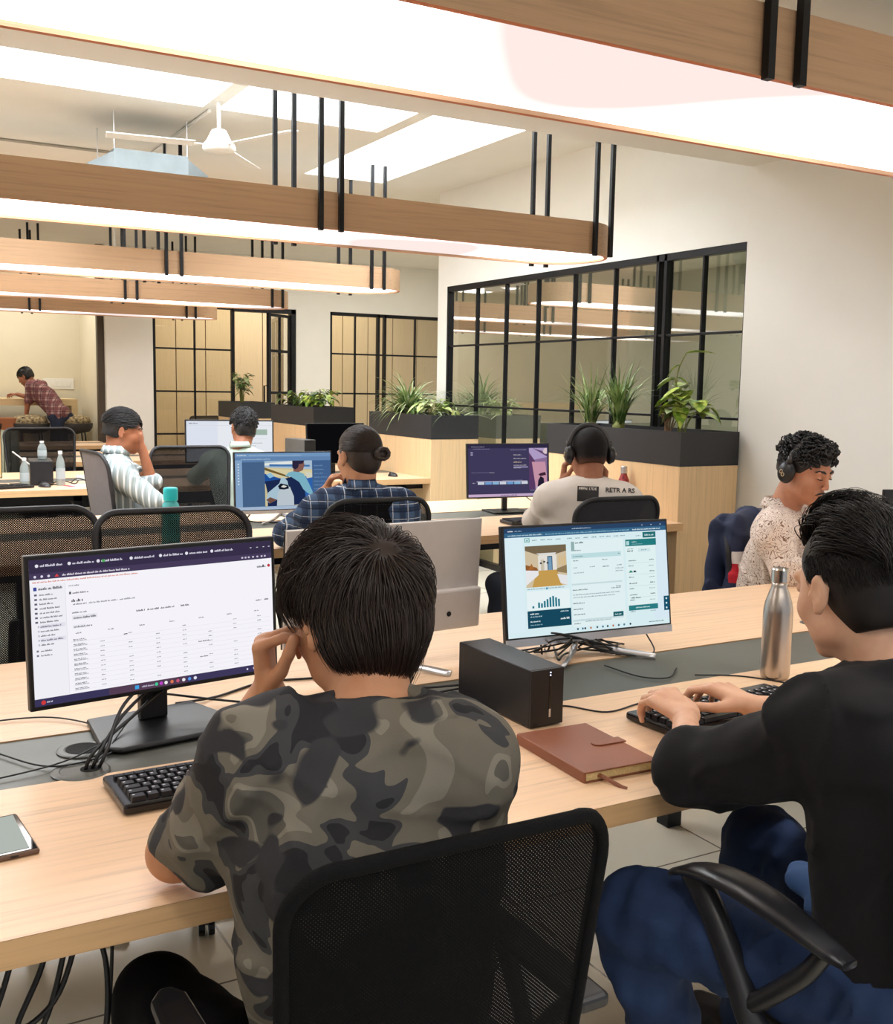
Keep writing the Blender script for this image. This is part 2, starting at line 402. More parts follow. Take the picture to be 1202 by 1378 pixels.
# grommets in the nearest desk's cover
def grommet(x, y, hole, lab, r=.05):
    t = thing('cable_grommet', lab, 'cable grommet', (x, y, .747), 0)
    MB().lathe([(r,0),(r,.003),(r-.004,.0045),(r*.72,.0045),(r*.70,.002)], n=32).build('ring', plain('grommet_grey',(84,84,78),.4,.2), t, smooth=False)
    MB().lathe([(r*.70,.0005),(r*.70,.0040)], n=28).build('disc', STRIP, t)
    if hole: MB().lathe([(r*(.66 if hole < .3 else .34),.0035),(r*(.66 if hole < .3 else .34),.0046)], c=(0 if hole < .3 else r*.32,0,0.0002), n=28).build('opening', plain('dark_hole',(8,8,8),.9), t)
    return t
grommet(.365, 2.115, .1, 'round open cable grommet left of the big monitor stand')
grommet(.34, 1.995, .4, 'round cable grommet with black cables going into it, in front of the open one', .054)
grommet(2.83, 2.27, 0, 'grey round grommet disc behind the steel bottle, near the chin of the black sweater man', .05)
grommet(2.64, 2.30, .1, 'small round grommet just left of the steel bottle neck', .04)

# ================================================================== PLANTERS
def planter(y0, y1, label, x0=PX+.002, x1=4.415):
    t = thing('planter_cabinet', label, 'planter', ((x0+x1)/2, (y0+y1)/2, 0), 0, 'ash planter cabinets along the glass wall')
    MB().box(x0, x1, y0, y1, 0, 1.06).build('cabinet', PLANW, t, world=True, bevel=.002)
    b = MB()
    w = .014
    b.box(x0-.002, x1, y0-.002, y0+w, 1.06, 1.252); b.box(x0-.002, x1, y1-w, y1, 1.06, 1.252)
    b.box(x0-.002, x0+w, y0+w, y1-w, 1.06, 1.252); b.box(x1-w, x1, y0+w, y1-w, 1.06, 1.252)
    b.build('planter_box', PLBK, t, world=True)
    MB().box(x0+w, x1-w, y0+w, y1-w, 1.06, 1.225).build('soil', SOIL, t, world=True)
    return t
planter(4.452, 5.75, 'nearest planter cabinet with grass and broad leaf plants, beside the white shirt man')
planter(7.36, 8.52, 'second planter cabinet with a bushy spider plant')
planter(9.83, 11.06, 'third planter cabinet back with low leafy plants')
planter(12.15, 13.0, 'farthest planter cabinet with one small pale plant')

def leafmat(name, a, b_, sc=14, pos=(.42,.58)):
    m, nt, b = nodes_of(name); setc(b, a, .45, 0, .4)
    tc = nt.nodes.new('ShaderNodeTexCoord'); n = nt.nodes.new('ShaderNodeTexNoise'); n.inputs['Scale'].default_value = sc; n.inputs['Detail'].default_value = 2
    cr = nt.nodes.new('ShaderNodeValToRGB'); cr.color_ramp.elements[0].color = (*lin(a),1); cr.color_ramp.elements[1].color = (*lin(b_),1)
    cr.color_ramp.elements[0].position = pos[0]; cr.color_ramp.elements[1].position = pos[1]
    nt.links.new(tc.outputs['Object'], n.inputs['Vector']); nt.links.new(n.outputs['Fac'], cr.inputs['Fac']); nt.links.new(cr.outputs['Color'], b.inputs['Base Color'])
    b.inputs['Transmission Weight'].default_value = 0; b.inputs['Subsurface Weight'].default_value = .15; b.inputs['Subsurface Radius'].default_value = (.01,.02,.005)
    return m
GRN = leafmat('grass_leaf', (66,98,44), (128,150,86))
GRNP = leafmat('pale_grass_leaf', (126,146,92), (196,206,160))
POTH = leafmat('pothos_leaf', (104,142,40), (190,206,96), 26)
DKG = leafmat('dark_leaf', (50,80,36), (94,126,60))
STEM = plain('plant_stem', (120,126,62), .6)
WOODY = plain('woody_stem', (140,110,80), .8, var=.3)
def blade(mb, base, az, L, lean, w, droop, n=9, mi=0, rnd=random):
    p = Vector(base); d = Vector((math.cos(az)*math.sin(lean), math.sin(az)*math.sin(lean), math.cos(lean)))
    side = Vector((-math.sin(az), math.cos(az), 0)); vs = []; fs = []; st = L/n
    for i in range(n+1):
        t = i/n; ww = w*(math.sin(PI*min(1, .25+t*.75))**.7)*(1-t**3)+.0003
        vs += [p-side*ww, p+side*ww+Vector((0,0,ww*.3))]
        d = (d+Vector((math.cos(az)*.5, math.sin(az)*.5, -1))*droop/n*(.3+1.5*t)).normalized(); p = p+d*st
    for i in range(n): fs.append((2*i, 2*i+1, 2*i+3, 2*i+2))
    mb.add(vs, fs, mi)
def grass_plant(name, loc, label, n, L, w, seed, mats, spread=.02, lean=(.05,.5), droop=(.4,2.4), pale=.3):
    r = random.Random(seed); t = thing(name, label, 'plant', loc, 0)
    mb = MB()
    for k in range(n):
        a = r.uniform(0, 2*PI); q = r.random()
        blade(mb, (math.cos(a)*spread*q, math.sin(a)*spread*q, 0), r.uniform(0, 2*PI), L*r.uniform(.55, 1.0), r.uniform(*lean), w*r.uniform(.6,1), r.uniform(*droop), mi=1 if r.random() < pale else 0)
    mb.build('leaves', mats, t, smooth=True)
    MB().lathe([(spread*1.2,-.02),(spread*1.3,.03),(spread*.8,.06)], n=10).build('crown_base', STEM, t, smooth=True)
    return t
def leaf(mb, p, d, up, L, W, curl=.3, mi=0):
    """heart-shaped leaf from p along d"""
    d = Vector(d).normalized(); up = Vector(up); s = d.cross(up).normalized(); up = s.cross(d)
    prof = [(0,.0),(.03,.45),(.12,.85),(.3,1.),(.5,.9),(.7,.62),(.88,.28),(1,.0)]
    vs = []; fs = []
    for t, w in prof:
        c = Vector(p)+d*(t*L)-up*(curl*L*t*t)
        h = w*W/2
        vs += [c-s*h+up*h*.28, c, c+s*h+up*h*.28]
    for i in range(len(prof)-1):
        a = 3*i; fs += [(a,a+1,a+4,a+3),(a+1,a+2,a+5,a+4)]
    mb.add(vs, fs, mi)
def leafy_plant(name, loc, label, stems, seed, mats, L=.09, H=.28, W=.07, spread=.13, leaves=(2,4), extra=None):
    r = random.Random(seed); t = thing(name, label, 'plant', loc, 0); mb = MB(); sm = MB()
    for k in range(stems):
        a = r.uniform(0, 2*PI); h = H*r.uniform(.45, 1); s = spread*r.uniform(.2, 1)
        b0 = Vector((math.cos(a)*.02, math.sin(a)*.02, 0)); tip = Vector((math.cos(a)*s, math.sin(a)*s, h))
        mid = (b0+tip)/2+Vector((-math.cos(a)*.02, -math.sin(a)*.02, h*.1)); pts = bez([b0, mid, tip], 5)
        sm.tube(pts, .0028, 5)
        for j in range(r.randint(*leaves)):
            q = pts[-1-min(j*2, len(pts)-2)]; aa = a+r.uniform(-1.2, 1.2)
            d = Vector((math.cos(aa), math.sin(aa), r.uniform(-.5, .4)))
            leaf(mb, q, d, (0,0,1), L*r.uniform(.7,1.2), W*r.uniform(.7,1.2), r.uniform(.1,.6), 0 if r.random() < .75 else 1)
    mb.build('leaves', mats, t, smooth=True); sm.build('stems', STEM, t, smooth=True)
    return t
ZS = 1.225
grass_plant('grass_plant', (4.19, 5.56, ZS), 'tall upright grass plant left in the nearest planter', 90, .52, .0075, 3, [GRN, GRNP], .03, (.02,.42), (.1,2.6))
grass_plant('grass_plant', (4.19, 5.27, ZS), 'taller dark grass plant at the middle of the nearest planter', 95, .50, .008, 5, [GRN, GRNP], .03, (.02,.38), (.1,1.9), .15)
t = leafy_plant('pothos_plant', (4.2, 4.70, ZS), 'broad leaf lime green pothos at the right end of the nearest planter', 11, 9, [POTH, GRNP], .135, .33, .11, .16)
mb = MB(); sm = MB()
pts = bez([(0,0,0),(-.01,.05,.15),(.0,.05,.36),(.01,.0,.47)], 6); sm.tube(pts, .004, 6)
leaf(mb, pts[-1], (.75,-.65,.15), (0,0,1), .17, .085, .15); leaf(mb, pts[-5], (-.5,.6,-.3), (0,0,1), .10, .05, .5)
leaf(mb, pts[-8], (.9,-.5,-.2), (0,0,1), .09, .05, .5)
pts = bez([(0,0,0),(.04,-.05,.12),(.1,-.12,.16)], 6); sm.tube(pts, .003, 6); leaf(mb, pts[-1], (.7,-.6,-.75), (.5,-.5,.6), .12, .10, .3)
mb.build('top_leaves', POTH, t, smooth=True); sm.build('tall_stem', STEM, t, smooth=True)
w = MB()
for k in range(16):
    a = random.uniform(0, 2*PI); w.tube(bez([(-.02,.08,0),(-.02+math.cos(a)*.03,.08+math.sin(a)*.03,.06),(-.02+math.cos(a)*.06,.08+math.sin(a)*.06,.10+random.random()*.08)],4), .002, 4)
w.tube(bez([(-.03,.10,0),(-.035,.09,.07),(-.0,.06,.14)],5), [.009]*11, 6)
w.build('woody_stems', WOODY, t, smooth=True)
grass_plant('spider_plant', (4.14, 8.05, ZS), 'bushy variegated spider plant spilling over the second planter', 230, .56, .010, 12, [GRN, GRNP], .05, (.1,1.1), (.7,2.8), .5)
grass_plant('grass_plant', (4.19, 8.38, ZS), 'thin pale grass plant at the far left of the second planter', 60, .34, .004, 13, [DKG, GRNP], .03, (.2,1.1), (.5,2.5), .3)
leafy_plant('pothos_plant', (4.15, 7.66, ZS), 'pale green leafy plant at the right end of the second planter', 14, 21, [leafmat('pale_pothos',(140,166,86),(196,206,140)), GRNP], .12, .15, .055, .15)
grass_plant('spider_plant', (4.25, 7.45, ZS), 'few long thin arching leaves at the right of the second planter', 9, .5, .006, 31, [GRNP, GRN], .03, (.5,1.2), (1.2,2.2), .5)
leafy_plant('leafy_plant', (4.19, 10.15, ZS), 'bright green low leafy plant at the right of the third planter', 30, 41, [POTH, DKG], .09, .2, .06, .2)
leafy_plant('leafy_plant', (4.19, 10.7, ZS), 'dark green low leafy plant at the left of the third planter', 34, 42, [DKG, POTH], .08, .19, .05, .24)
leafy_plant('leafy_plant', (4.15, 12.6, ZS), 'small pale green plant in the farthest planter', 22, 43, [leafmat('grey_green',(116,132,88),(160,170,120)), DKG], .09, .40, .06, .15)
#leafy_plant('leafy_plant', (4.3, 9.4, 1.0), 'dim plant seen beside the far glass door', 12, 47, [DKG, DKG], .07, .36, .05, .10)
# ================================================================== SCREENS
class UI:
    """flat picture shown on a lit screen, drawn with small emissive polygons; u right, v up, both 0..1"""
    def __init__(s, w, h, bright=1.0):
        s.w = w; s.h = h; s.mb = MB(); s.cols = {}; s.mats = []; s.k = 0; s.bright = bright
    def mi(s, c):
        c = tuple(int(v) for v in c)
        if c not in s.cols:
            s.cols[c] = len(s.mats); s.mats.append(emis('screen_%d_%d_%d_%d' % (*c, int(s.bright*100)), c, s.bright))
        return s.cols[c]
    def P(s, u, v): return ((u-.5)*s.w, -s.k*.000012, (v-.5)*s.h)
    def poly(s, pts, c):
        s.k += 1; s.mb.add([s.P(u, v) for u, v in pts], [tuple(range(len(pts)))], s.mi(c))
    def rect(s, u0, v0, u1, v1, c): s.poly([(u0,v0),(u1,v0),(u1,v1),(u0,v1)], c)
    def batch(s, rects, c):
        s.k += 1; m = s.mi(c)
        for u0, v0, u1, v1 in rects: s.mb.add([s.P(u0,v0), s.P(u1,v0), s.P(u1,v1), s.P(u0,v1)], [(0,1,2,3)], m)
    def text(s, u, v, L, h, c, r, gap=.004):
        """illegibly small word strokes"""
        out = []; x = u; cw = h*.45*s.h/s.w
        while x < u+L:
            for _ in range(r.randint(3, 9)):
                if x > u+L: break
                hh = h*r.choice((.6,.6,.75,1.0)); out.append((x, v, x+cw*.72, v+hh)); x += cw
            x += cw*.9
        s.batch(out, c)
    def disc(s, u, v, r, c, n=12):
        a = s.h/s.w; s.poly([(u+r*a*math.cos(2*PI*i/n), v+r*math.sin(2*PI*i/n)) for i in range(n)], c)
    def build(s, parent, loc, rx):
        o = s.mb.build('display', s.mats, parent, loc=loc); o.rotation_euler = (rx,0,0); return o
def ui_table(u):
    r = random.Random(1)
    u.rect(0,0,1,1,(247,245,251)); u.rect(0,.905,1,1,(56,48,74)); u.rect(0,.865,1,.908,(70,60,90))
    u.rect(0,.0,1,.052,(62,56,92)); u.rect(.28,0,.6,.052,(84,62,84)); u.rect(.0,0,.28,.052,(58,54,90))
    for x in (.04,.16,.27,.40,.52,.63,.74): u.disc(x-.012,.958,.012,(230,228,240),8); u.text(x,.95,.08,.016,(225,220,235),r)
    for x in (.02,.045,.07): u.disc(x,.885,.009,(220,215,235),8)
    u.poly([(.092,.876),(.108,.876),(.10,.896)],(220,70,70)); u.text(.12,.878,.26,.014,(230,225,238),r); u.rect(.272,.948,.284,.966,(80,170,90))
    for x in (.90,.93,.96,.985): u.rect(x,.955,x+.008,.96,(220,220,230))
    for x in (.86,.875,.89,.91,.93,.95,.965): u.rect(x,.88,x+.008,.892,(210,205,225))
    u.text(.01,.842,.40,.012,(214,120,96),r)
    u.rect(0,.052,.128,.83,(241,240,247)); u.batch([(.128,.052,.1295,.83)],(220,218,228))
    u.rect(.012,.79,.024,.815,(60,70,150)); u.text(.03,.793,.085,.018,(60,60,72),r)
    for i in range(12):
        v = .755-i*.031
        u.rect(.014+(.008 if i>6 else 0),v,.024+(.004 if i>6 else 0),v+.013,(96,96,116) if i<7 else (190,190,205)); 
        if i in (7,10): u.rect(.03,v-.008,.124,v+.02,(228,227,238))
        u.text(.032,v,.04+.045*r.random(),.012,(84,84,98),r)
    for i in (12,13): u.rect(.014,.755-i*.031-.01,.022,.755-i*.031+.003,(120,120,140)); u.text(.03,.755-i*.031-.01,.04,.012,(84,84,98),r)
    u.text(.142,.80,.04,.01,(120,118,130),r); u.rect(.142,.745,.150,.763,(90,90,100)); u.text(.155,.747,.06,.013,(90,88,98),r)
    u.text(.15,.69,.04,.02,(40,40,48),r); u.text(.155,.668,.05,.012,(110,108,120),r); u.text(.215,.668,.11,.012,(130,128,140),r); u.text(.335,.668,.06,.012,(130,128,140),r)
    u.text(.15,.61,.055,.012,(100,98,110),r); u.rect(.15,.565,.245,.595,(232,231,238)); u.text(.155,.572,.085,.014,(70,68,80),r)
    u.text(.40,.572,.035,.013,(40,40,48),r); u.text(.445,.572,.045,.013,(40,40,48),r); u.text(.50,.572,.06,.013,(90,88,100),r); u.text(.585,.572,.035,.013,(40,40,48),r)
    u.text(.92,.545,.025,.013,(60,58,70),r); u.text(.96,.545,.022,.013,(60,58,70),r)
    u.text(.93,.80,.04,.014,(50,48,60),r); u.disc(.985,.81,.012,(190,50,60),10); u.rect(.955,.80,.963,.82,(90,90,100))
    u.rect(.15,.505,.20,.53,(236,235,242)); u.text(.155,.51,.07,.013,(90,88,100),r)
    for c in range(7): u.text(.16+c*.125,.455+.012,.02,.01,(120,118,130),r)
    for i in range(11):
        v = .425-i*.034
        u.batch([(.14,v-.013,.985,v-.0115)],(222,220,230))
        u.text(.15,v,.045,.008,(80,78,92),r); u.text(.15,v-.009,.052,.008,(120,118,132),r)
        for c in range(1,8):
            if r.random() < .82: u.text(.14+c*.112,v,.016,.008,(130,128,142),r)
    u.text(.655,.29,.045,.011,(60,58,70),r); u.text(.66,.175,.035,.011,(60,58,70),r)
    u.rect(.345,.42,.36,.426,(40,40,50))
    u.disc(.03,.026,.016,(206,60,60),10); u.text(.042,.022,.02,.01,(220,220,235),r)
    u.rect(.382,.014,.398,.040,(64,160,226)); u.text(.41,.02,.05,.012,(200,195,215),r)
    for k,(x,c) in enumerate(((.47,(70,200,150)),(.49,(190,70,200)),(.51,(240,240,240)),(.535,(220,120,80)),(.56,(200,90,120)),(.585,(235,235,240)),(.61,(90,150,230)),(.635,(225,225,240)))): u.disc(x,.027,.013,c,8)
    for x in (.87,.90,.925,.95,.965): u.disc(x,.028,.008,(220,220,240),6)
def ui_site(u):
    r = random.Random(2)
    u.rect(0,0,1,1,(222,244,248)); u.rect(0,.955,1,1,(44,70,104)); u.rect(0,.915,1,.957,(56,104,140))
    u.text(.02,.968,.03,.014,(235,240,245),r); u.text(.06,.968,.04,.01,(150,175,195),r); u.text(.40,.968,.12,.01,(190,210,225),r)
    for x in (.84,.90,.96): u.rect(x,.972,x+.008,.977,(230,240,245))
    u.text(.02,.928,.20,.013,(200,225,235),r); u.text(.24,.928,.52,.012,(150,195,215),r); u.text(.78,.928,.18,.013,(225,240,245),r)
    u.rect(.0,.05,.10,.915,(226,245,252)); u.rect(.90,.05,1,.915,(222,240,250))
    u.rect(.115,.865,.145,.905,(90,170,165)); u.rect(.12,.87,.14,.90,(222,244,248)); u.poly([(.124,.876),(.136,.876),(.130,.896)],(60,140,140))
    for x in (.16,.21,.25,.30,.37,.42,.47,.52,.57,.61,.66,.70): u.text(x,.878,.028,.011,(90,130,140),r)
    u.text(.80,.868,.03,.01,(120,150,160),r); u.rect(.845,.85,.93,.905,(38,112,118)); u.text(.858,.868,.055,.016,(215,240,240),r)
    # room picture
    u.rect(.115,.45,.36,.83,(214,196,164))
    u.poly([(.115,.83),(.36,.83),(.36,.77),(.28,.74),(.20,.74),(.115,.79)],(120,104,80)); u.poly([(.18,.76),(.30,.76),(.29,.74),(.20,.74)],(226,224,220))
    u.rect(.19,.60,.30,.74,(234,230,222)); u.rect(.245,.58,.275,.73,(70,96,120)); u.rect(.25,.60,.27,.72,(120,160,190)); u.rect(.205,.60,.225,.70,(206,196,176))
    u.poly([(.18,.60),(.30,.60),(.33,.45),(.15,.45)],(202,160,84)); u.poly([(.115,.62),(.19,.60),(.19,.56),(.115,.47)],(238,238,240)); u.poly([(.115,.66),(.18,.63),(.19,.60),(.115,.61)],(150,96,52))
    u.poly([(.13,.61),(.15,.67),(.165,.62)],(176,110,54)); u.poly([(.30,.56),(.36,.54),(.36,.45),(.32,.47)],(236,236,238)); u.poly([(.30,.61),(.36,.64),(.36,.56),(.30,.58)],(150,128,92))
    u.batch([(.20+.02*i,.66+.012*(i%2),.212+.02*i,.675+.012*(i%2)) for i in range(3)],(60,70,80)); u.batch([(.315+.014*i,.64,.322+.014*i,.72) for i in range(3)],(224,190,130))
    u.text(.12,.43,.22,.012,(120,150,160),r); u.disc(.235,.432,.012,(90,160,190),8)
    u.rect(.115,.24,.37,.415,(238,250,252))
    for i,hh in enumerate((.02,.0,.05,.04,.06,.075,.09,.10,.085,.07)):
        if hh: u.rect(.145+.017*i,.258,.156+.017*i,.258+hh,(28,120,140))
    u.rect(.115,.075,.375,.235,(24,74,96)); u.text(.13,.20,.05,.016,(230,245,248),r); u.text(.13,.175,.07,.012,(180,210,220),r); u.text(.31,.205,.05,.012,(200,225,230),r)
    u.text(.13,.13,.06,.014,(230,245,248),r); u.text(.13,.10,.07,.010,(150,190,200),r); u.text(.31,.135,.05,.018,(240,250,250),r)
    # middle column
    u.rect(.385,.05,.715,.86,(232,248,250)); u.rect(.39,.69,.70,.735,(196,228,232)); u.rect(.385,.44,.70,.455,(206,226,230)); u.rect(.385,.10,.70,.118,(206,226,230))
    u.rect(.39,.76,.41,.85,(150,180,180)); u.text(.415,.83,.05,.016,(50,80,90),r); u.text(.41,.76,.04,.012,(70,100,110),r)
    for (x,y,l,c) in ((.40,.705,.06,100),(.40,.665,.03,60),(.58,.66,.03,110),(.40,.60,.02,70),(.50,.60,.03,130),(.58,.595,.04,60),(.67,.60,.03,120),(.40,.55,.06,140),(.66,.57,.05,140),(.66,.545,.05,140),(.68,.71,.015,110),(.39,.39,.09,40),(.39,.345,.29,120),(.39,.32,.26,130),(.39,.265,.07,30),(.39,.21,.06,30),(.39,.16,.07,30),(.39,.075,.04,60),(.46,.09,.16,120),(.66,.40,.03,60),(.63,.385,.06,90)):
        u.text(x,y,l,.011,(c,c+20,c+30),r)
    u.rect(.635,.115,.70,.16,(36,100,110)); u.text(.645,.13,.04,.012,(220,240,240),r)
    # right card
    u.rect(.73,.155,.925,.85,(232,249,250)); u.rect(.73,.775,.93,.84,(38,126,130)); u.rect(.735,.785,.755,.825,(180,220,220)); u.text(.77,.81,.03,.012,(220,240,240),r); u.text(.77,.79,.07,.008,(160,205,205),r)
    u.text(.74,.745,.04,.009,(120,150,155),r); u.text(.74,.722,.035,.014,(30,50,60),r); u.rect(.81,.715,.89,.75,(214,236,238)); u.text(.83,.73,.035,.009,(100,130,135),r)
    for i in range(5):
        v = .62-i*.11; u.rect(.74,v-.012,.915,v-.009,(200,224,228)); u.text(.745,v+.01,.05,.012,(50,80,90),r); u.text(.88,v+.01,.03,.012,(50,80,90),r); u.text(.745,v-.04,.03,.012,(90,120,130),r); u.text(.875,v-.045,.035,.009,(110,140,150),r)
    u.rect(.75,.52,.765,.54,(50,150,120)); u.rect(.775,.522,.79,.538,(20,50,70)); u.text(.755,.27,.06,.014,(30,60,80),r)
    u.rect(.735,.155,.925,.205,(44,128,134)); u.text(.78,.175,.09,.012,(220,245,245),r)
    u.rect(.965,.13,1,.27,(20,84,110)); u.disc(.982,.245,.010,(220,240,245),8); u.disc(.982,.20,.010,(220,240,245),8); u.disc(.982,.155,.010,(220,240,245),8)
    for i,x in enumerate((.41,.44,.455,.49,.53,.565,.595,.63,.665,.70,.74)): u.disc(x,.03,.011,((60,90,110),(70,120,150),(30,60,80),(200,120,70))[i%4],7)
    u.text(.86,.028,.10,.010,(60,80,90),r)
def ui_photo(u):
    r = random.Random(3)
    u.rect(0,0,1,1,(92,126,172)); u.rect(0,.93,1,1,(120,158,200)); u.text(.02,.955,.10,.02,(235,245,250),r); u.text(.14,.955,.55,.012,(200,220,238),r)
    u.rect(.0,.86,1,.93,(104,140,184)); u.text(.06,.885,.3,.02,(180,204,228),r)
    u.rect(0,0,.07,.88,(140,172,208)); u.rect(.07,.06,.30,.84,(74,104,142)); u.rect(.80,.06,1,.86,(70,104,150)); 
    for i in range(8): u.rect(.025,.80-.05*i,.04,.82-.05*i,(220,236,246))
    for i in range(9): u.text(.82,.76-.07*i,.14*r.uniform(.5,1),.014,(130,166,204),r); u.rect(.815,.75-.07*i,.96,.752-.07*i,(100,134,176))
    # the photo of a man on a sofa
    A = (.30,.06,.80,.86)
    def Q(x, y): return (A[0]+x*(A[2]-A[0]), A[1]+y*(A[3]-A[1]))
    u.rect(*A,(214,202,160)); u.poly([Q(0,1),Q(1,1),Q(1,.80),Q(0,.86)],(176,200,220)); u.poly([Q(0,.95),Q(.6,.99),Q(.6,.93),Q(0,.90)],(240,244,240))
    u.poly([Q(.1,.93),Q(.95,.9),Q(.95,.86),Q(.1,.88)],(70,120,180)); u.poly([Q(0,.85),Q(.5,.8),Q(1,.78),Q(1,.6),Q(.5,.6),Q(0,.7)],(226,214,170))
    u.poly([Q(.0,.86),Q(.5,.66),Q(.5,.62),Q(0,.8)],(120,96,50)); u.poly([Q(0,.72),Q(.35,.6),Q(.3,.45),Q(0,.5)],(34,84,160)); u.poly([Q(.03,.70),Q(.12,.74),Q(.2,.66),Q(.1,.62)],(150,200,226))
    u.poly([Q(.8,.62),Q(1,.7),Q(1,0),Q(.8,0)],(50,104,180)); u.poly([Q(.85,.75),Q(1,.72),Q(1,.62),Q(.88,.6)],(220,220,200))
    u.poly([Q(0,.55),Q(.4,.60),Q(.55,.64),Q(.72,.52),Q(.84,.3),Q(.86,.03),Q(.45,.0),Q(.05,.0),Q(.05,.3)],(30,44,84))
    u.poly([Q(.42,.66),Q(.5,.74),Q(.66,.78),Q(.82,.70),Q(.92,.5),Q(1,.3),Q(1,.2),Q(.88,.28),Q(.80,.36),Q(.72,.52),Q(.55,.64)],(130,186,206))
    u.poly([Q(.60,.76),Q(.60,.95),Q(.64,1),Q(.82,1),Q(.84,.9),Q(.80,.78),Q(.70,.74)],(140,96,86)); u.poly([Q(.58,.84),Q(.58,1),Q(.84,1),Q(.80,.93),Q(.72,.92),Q(.70,.84),Q(.64,.80)],(46,40,66))
    u.poly([Q(.02,.12),Q(.06,.3),Q(.3,.5),Q(.34,.62),Q(.40,.63),Q(.47,.55),Q(.50,.4),Q(.35,.2),Q(.1,.06)],(176,204,220)); u.poly([Q(.02,.14),Q(.1,.06),Q(.24,.14),Q(.1,.2)],(120,84,72))
    u.poly([Q(.24,0),Q(.26,.28),Q(.36,.42),Q(.52,.42),Q(.6,.2),Q(.6,0)],(196,208,216)); u.poly([Q(.27,.44),Q(.33,.5),Q(.48,.46),Q(.5,.38),Q(.4,.36),Q(.3,.37)],(20,26,44)); u.poly([Q(.33,.42),Q(.38,.46),Q(.46,.43),Q(.4,.40)],(226,226,220))
    u.rect(0,0,1,.055,(176,196,220))
def ui_edit(u):
    r = random.Random(4)
    u.rect(0,0,1,1,(70,64,98)); u.rect(0,.93,1,1,(52,47,76)); u.text(.04,.95,.16,.014,(190,186,210),r); u.text(.06,.91,.2,.014,(150,146,180),r)
    u.rect(0,.0,1,.05,(214,186,220)); u.text(.4,.015,.2,.02,(70,60,100),r)
    u.rect(.03,.79,.06,.86,(120,114,150)); u.rect(.035,.84,.055,.85,(220,215,235)); u.rect(.035,.80,.055,.81,(220,215,235))
    u.text(.04,.46,.24,.012,(140,134,166),r); u.text(.26,.455,.06,.016,(190,186,206),r)
    for i,v in enumerate((.79,.72,.65,.59,.54)): u.text(.56,v,.16*(.6+.4*(i%2)),.02,(196,190,200) if i!=2 else (230,210,170),r)
    u.rect(.56,.55,.74,.575,(160,150,190)); u.text(.52,.86+.03,.2,.014,(170,166,196),r)
    u.rect(.10,.285,.73,.30,(190,186,214)); u.text(.42,.305,.25,.010,(180,176,204),r); u.text(.05,.26,.03,.016,(210,205,225),r)
    for i in range(7): u.rect(.115+.09*i,.235,.195+.09*i,.285,((222,228,240),(120,170,226),(150,196,232))[i%3 if i else 0]); 
    u.rect(.755,.13,.985,.93,(150,118,160)); u.poly([(.755,.93),(.985,.93),(.985,.75),(.82,.70),(.755,.86)],(190,170,214)); u.poly([(.80,.93),(.985,.84),(.985,.76)],(110,80,120)); u.poly([(.755,.83),(.83,.68),(.83,.13),(.755,.13)],(98,66,110))
    u.poly([(.79,.66),(.96,.66),(.98,.40),(.98,.13),(.84,.13)],(214,160,180)); u.poly([(.95,.92),(.93,.85),(.96,.81),(.985,.82),(.985,.93)],(236,214,220)); u.poly([(.90,.44),(.96,.46),(.97,.40),(.90,.38),(.87,.41)],(70,40,60))
    u.poly([(.86,.16),(.87,.30),(.90,.38),(.94,.34),(.95,.2)],(40,34,56)); u.rect(.84,.13,.96,.18,(190,190,220)); u.rect(.765,.1,.98,.12,(120,110,150))
def ui_white(u):
    r = random.Random(5)
    u.rect(0,0,1,1,(240,244,250)); u.rect(0,0,.36,1,(230,236,248)); u.text(.03,.93,.10,.03,(90,96,110),r); u.rect(0,.89,1,.9,(220,224,232))
    u.rect(.58,.66,.94,.80,(168,190,176)); u.text(.60,.70,.2,.04,(110,140,120),r); u.text(.60,.55,.05,.04,(90,60,60),r); u.text(.58,.45,.3,.02,(130,150,140),r); u.text(.58,.38,.22,.02,(130,150,140),r); u.rect(.58,.56,.94,.565,(200,206,210))
def ui_orange(u):
    r = random.Random(6)
    u.rect(0,0,1,1,(250,206,140)); u.rect(0,.5,1,1,(248,196,128)); u.rect(0,.93,1,1,(226,160,96)); u.rect(0,.03,1,.06,(252,226,180)); u.text(.8,.9,.12,.015,(230,160,90),r)
def ui_off(u): u.rect(0,0,1,1,(12,12,14))

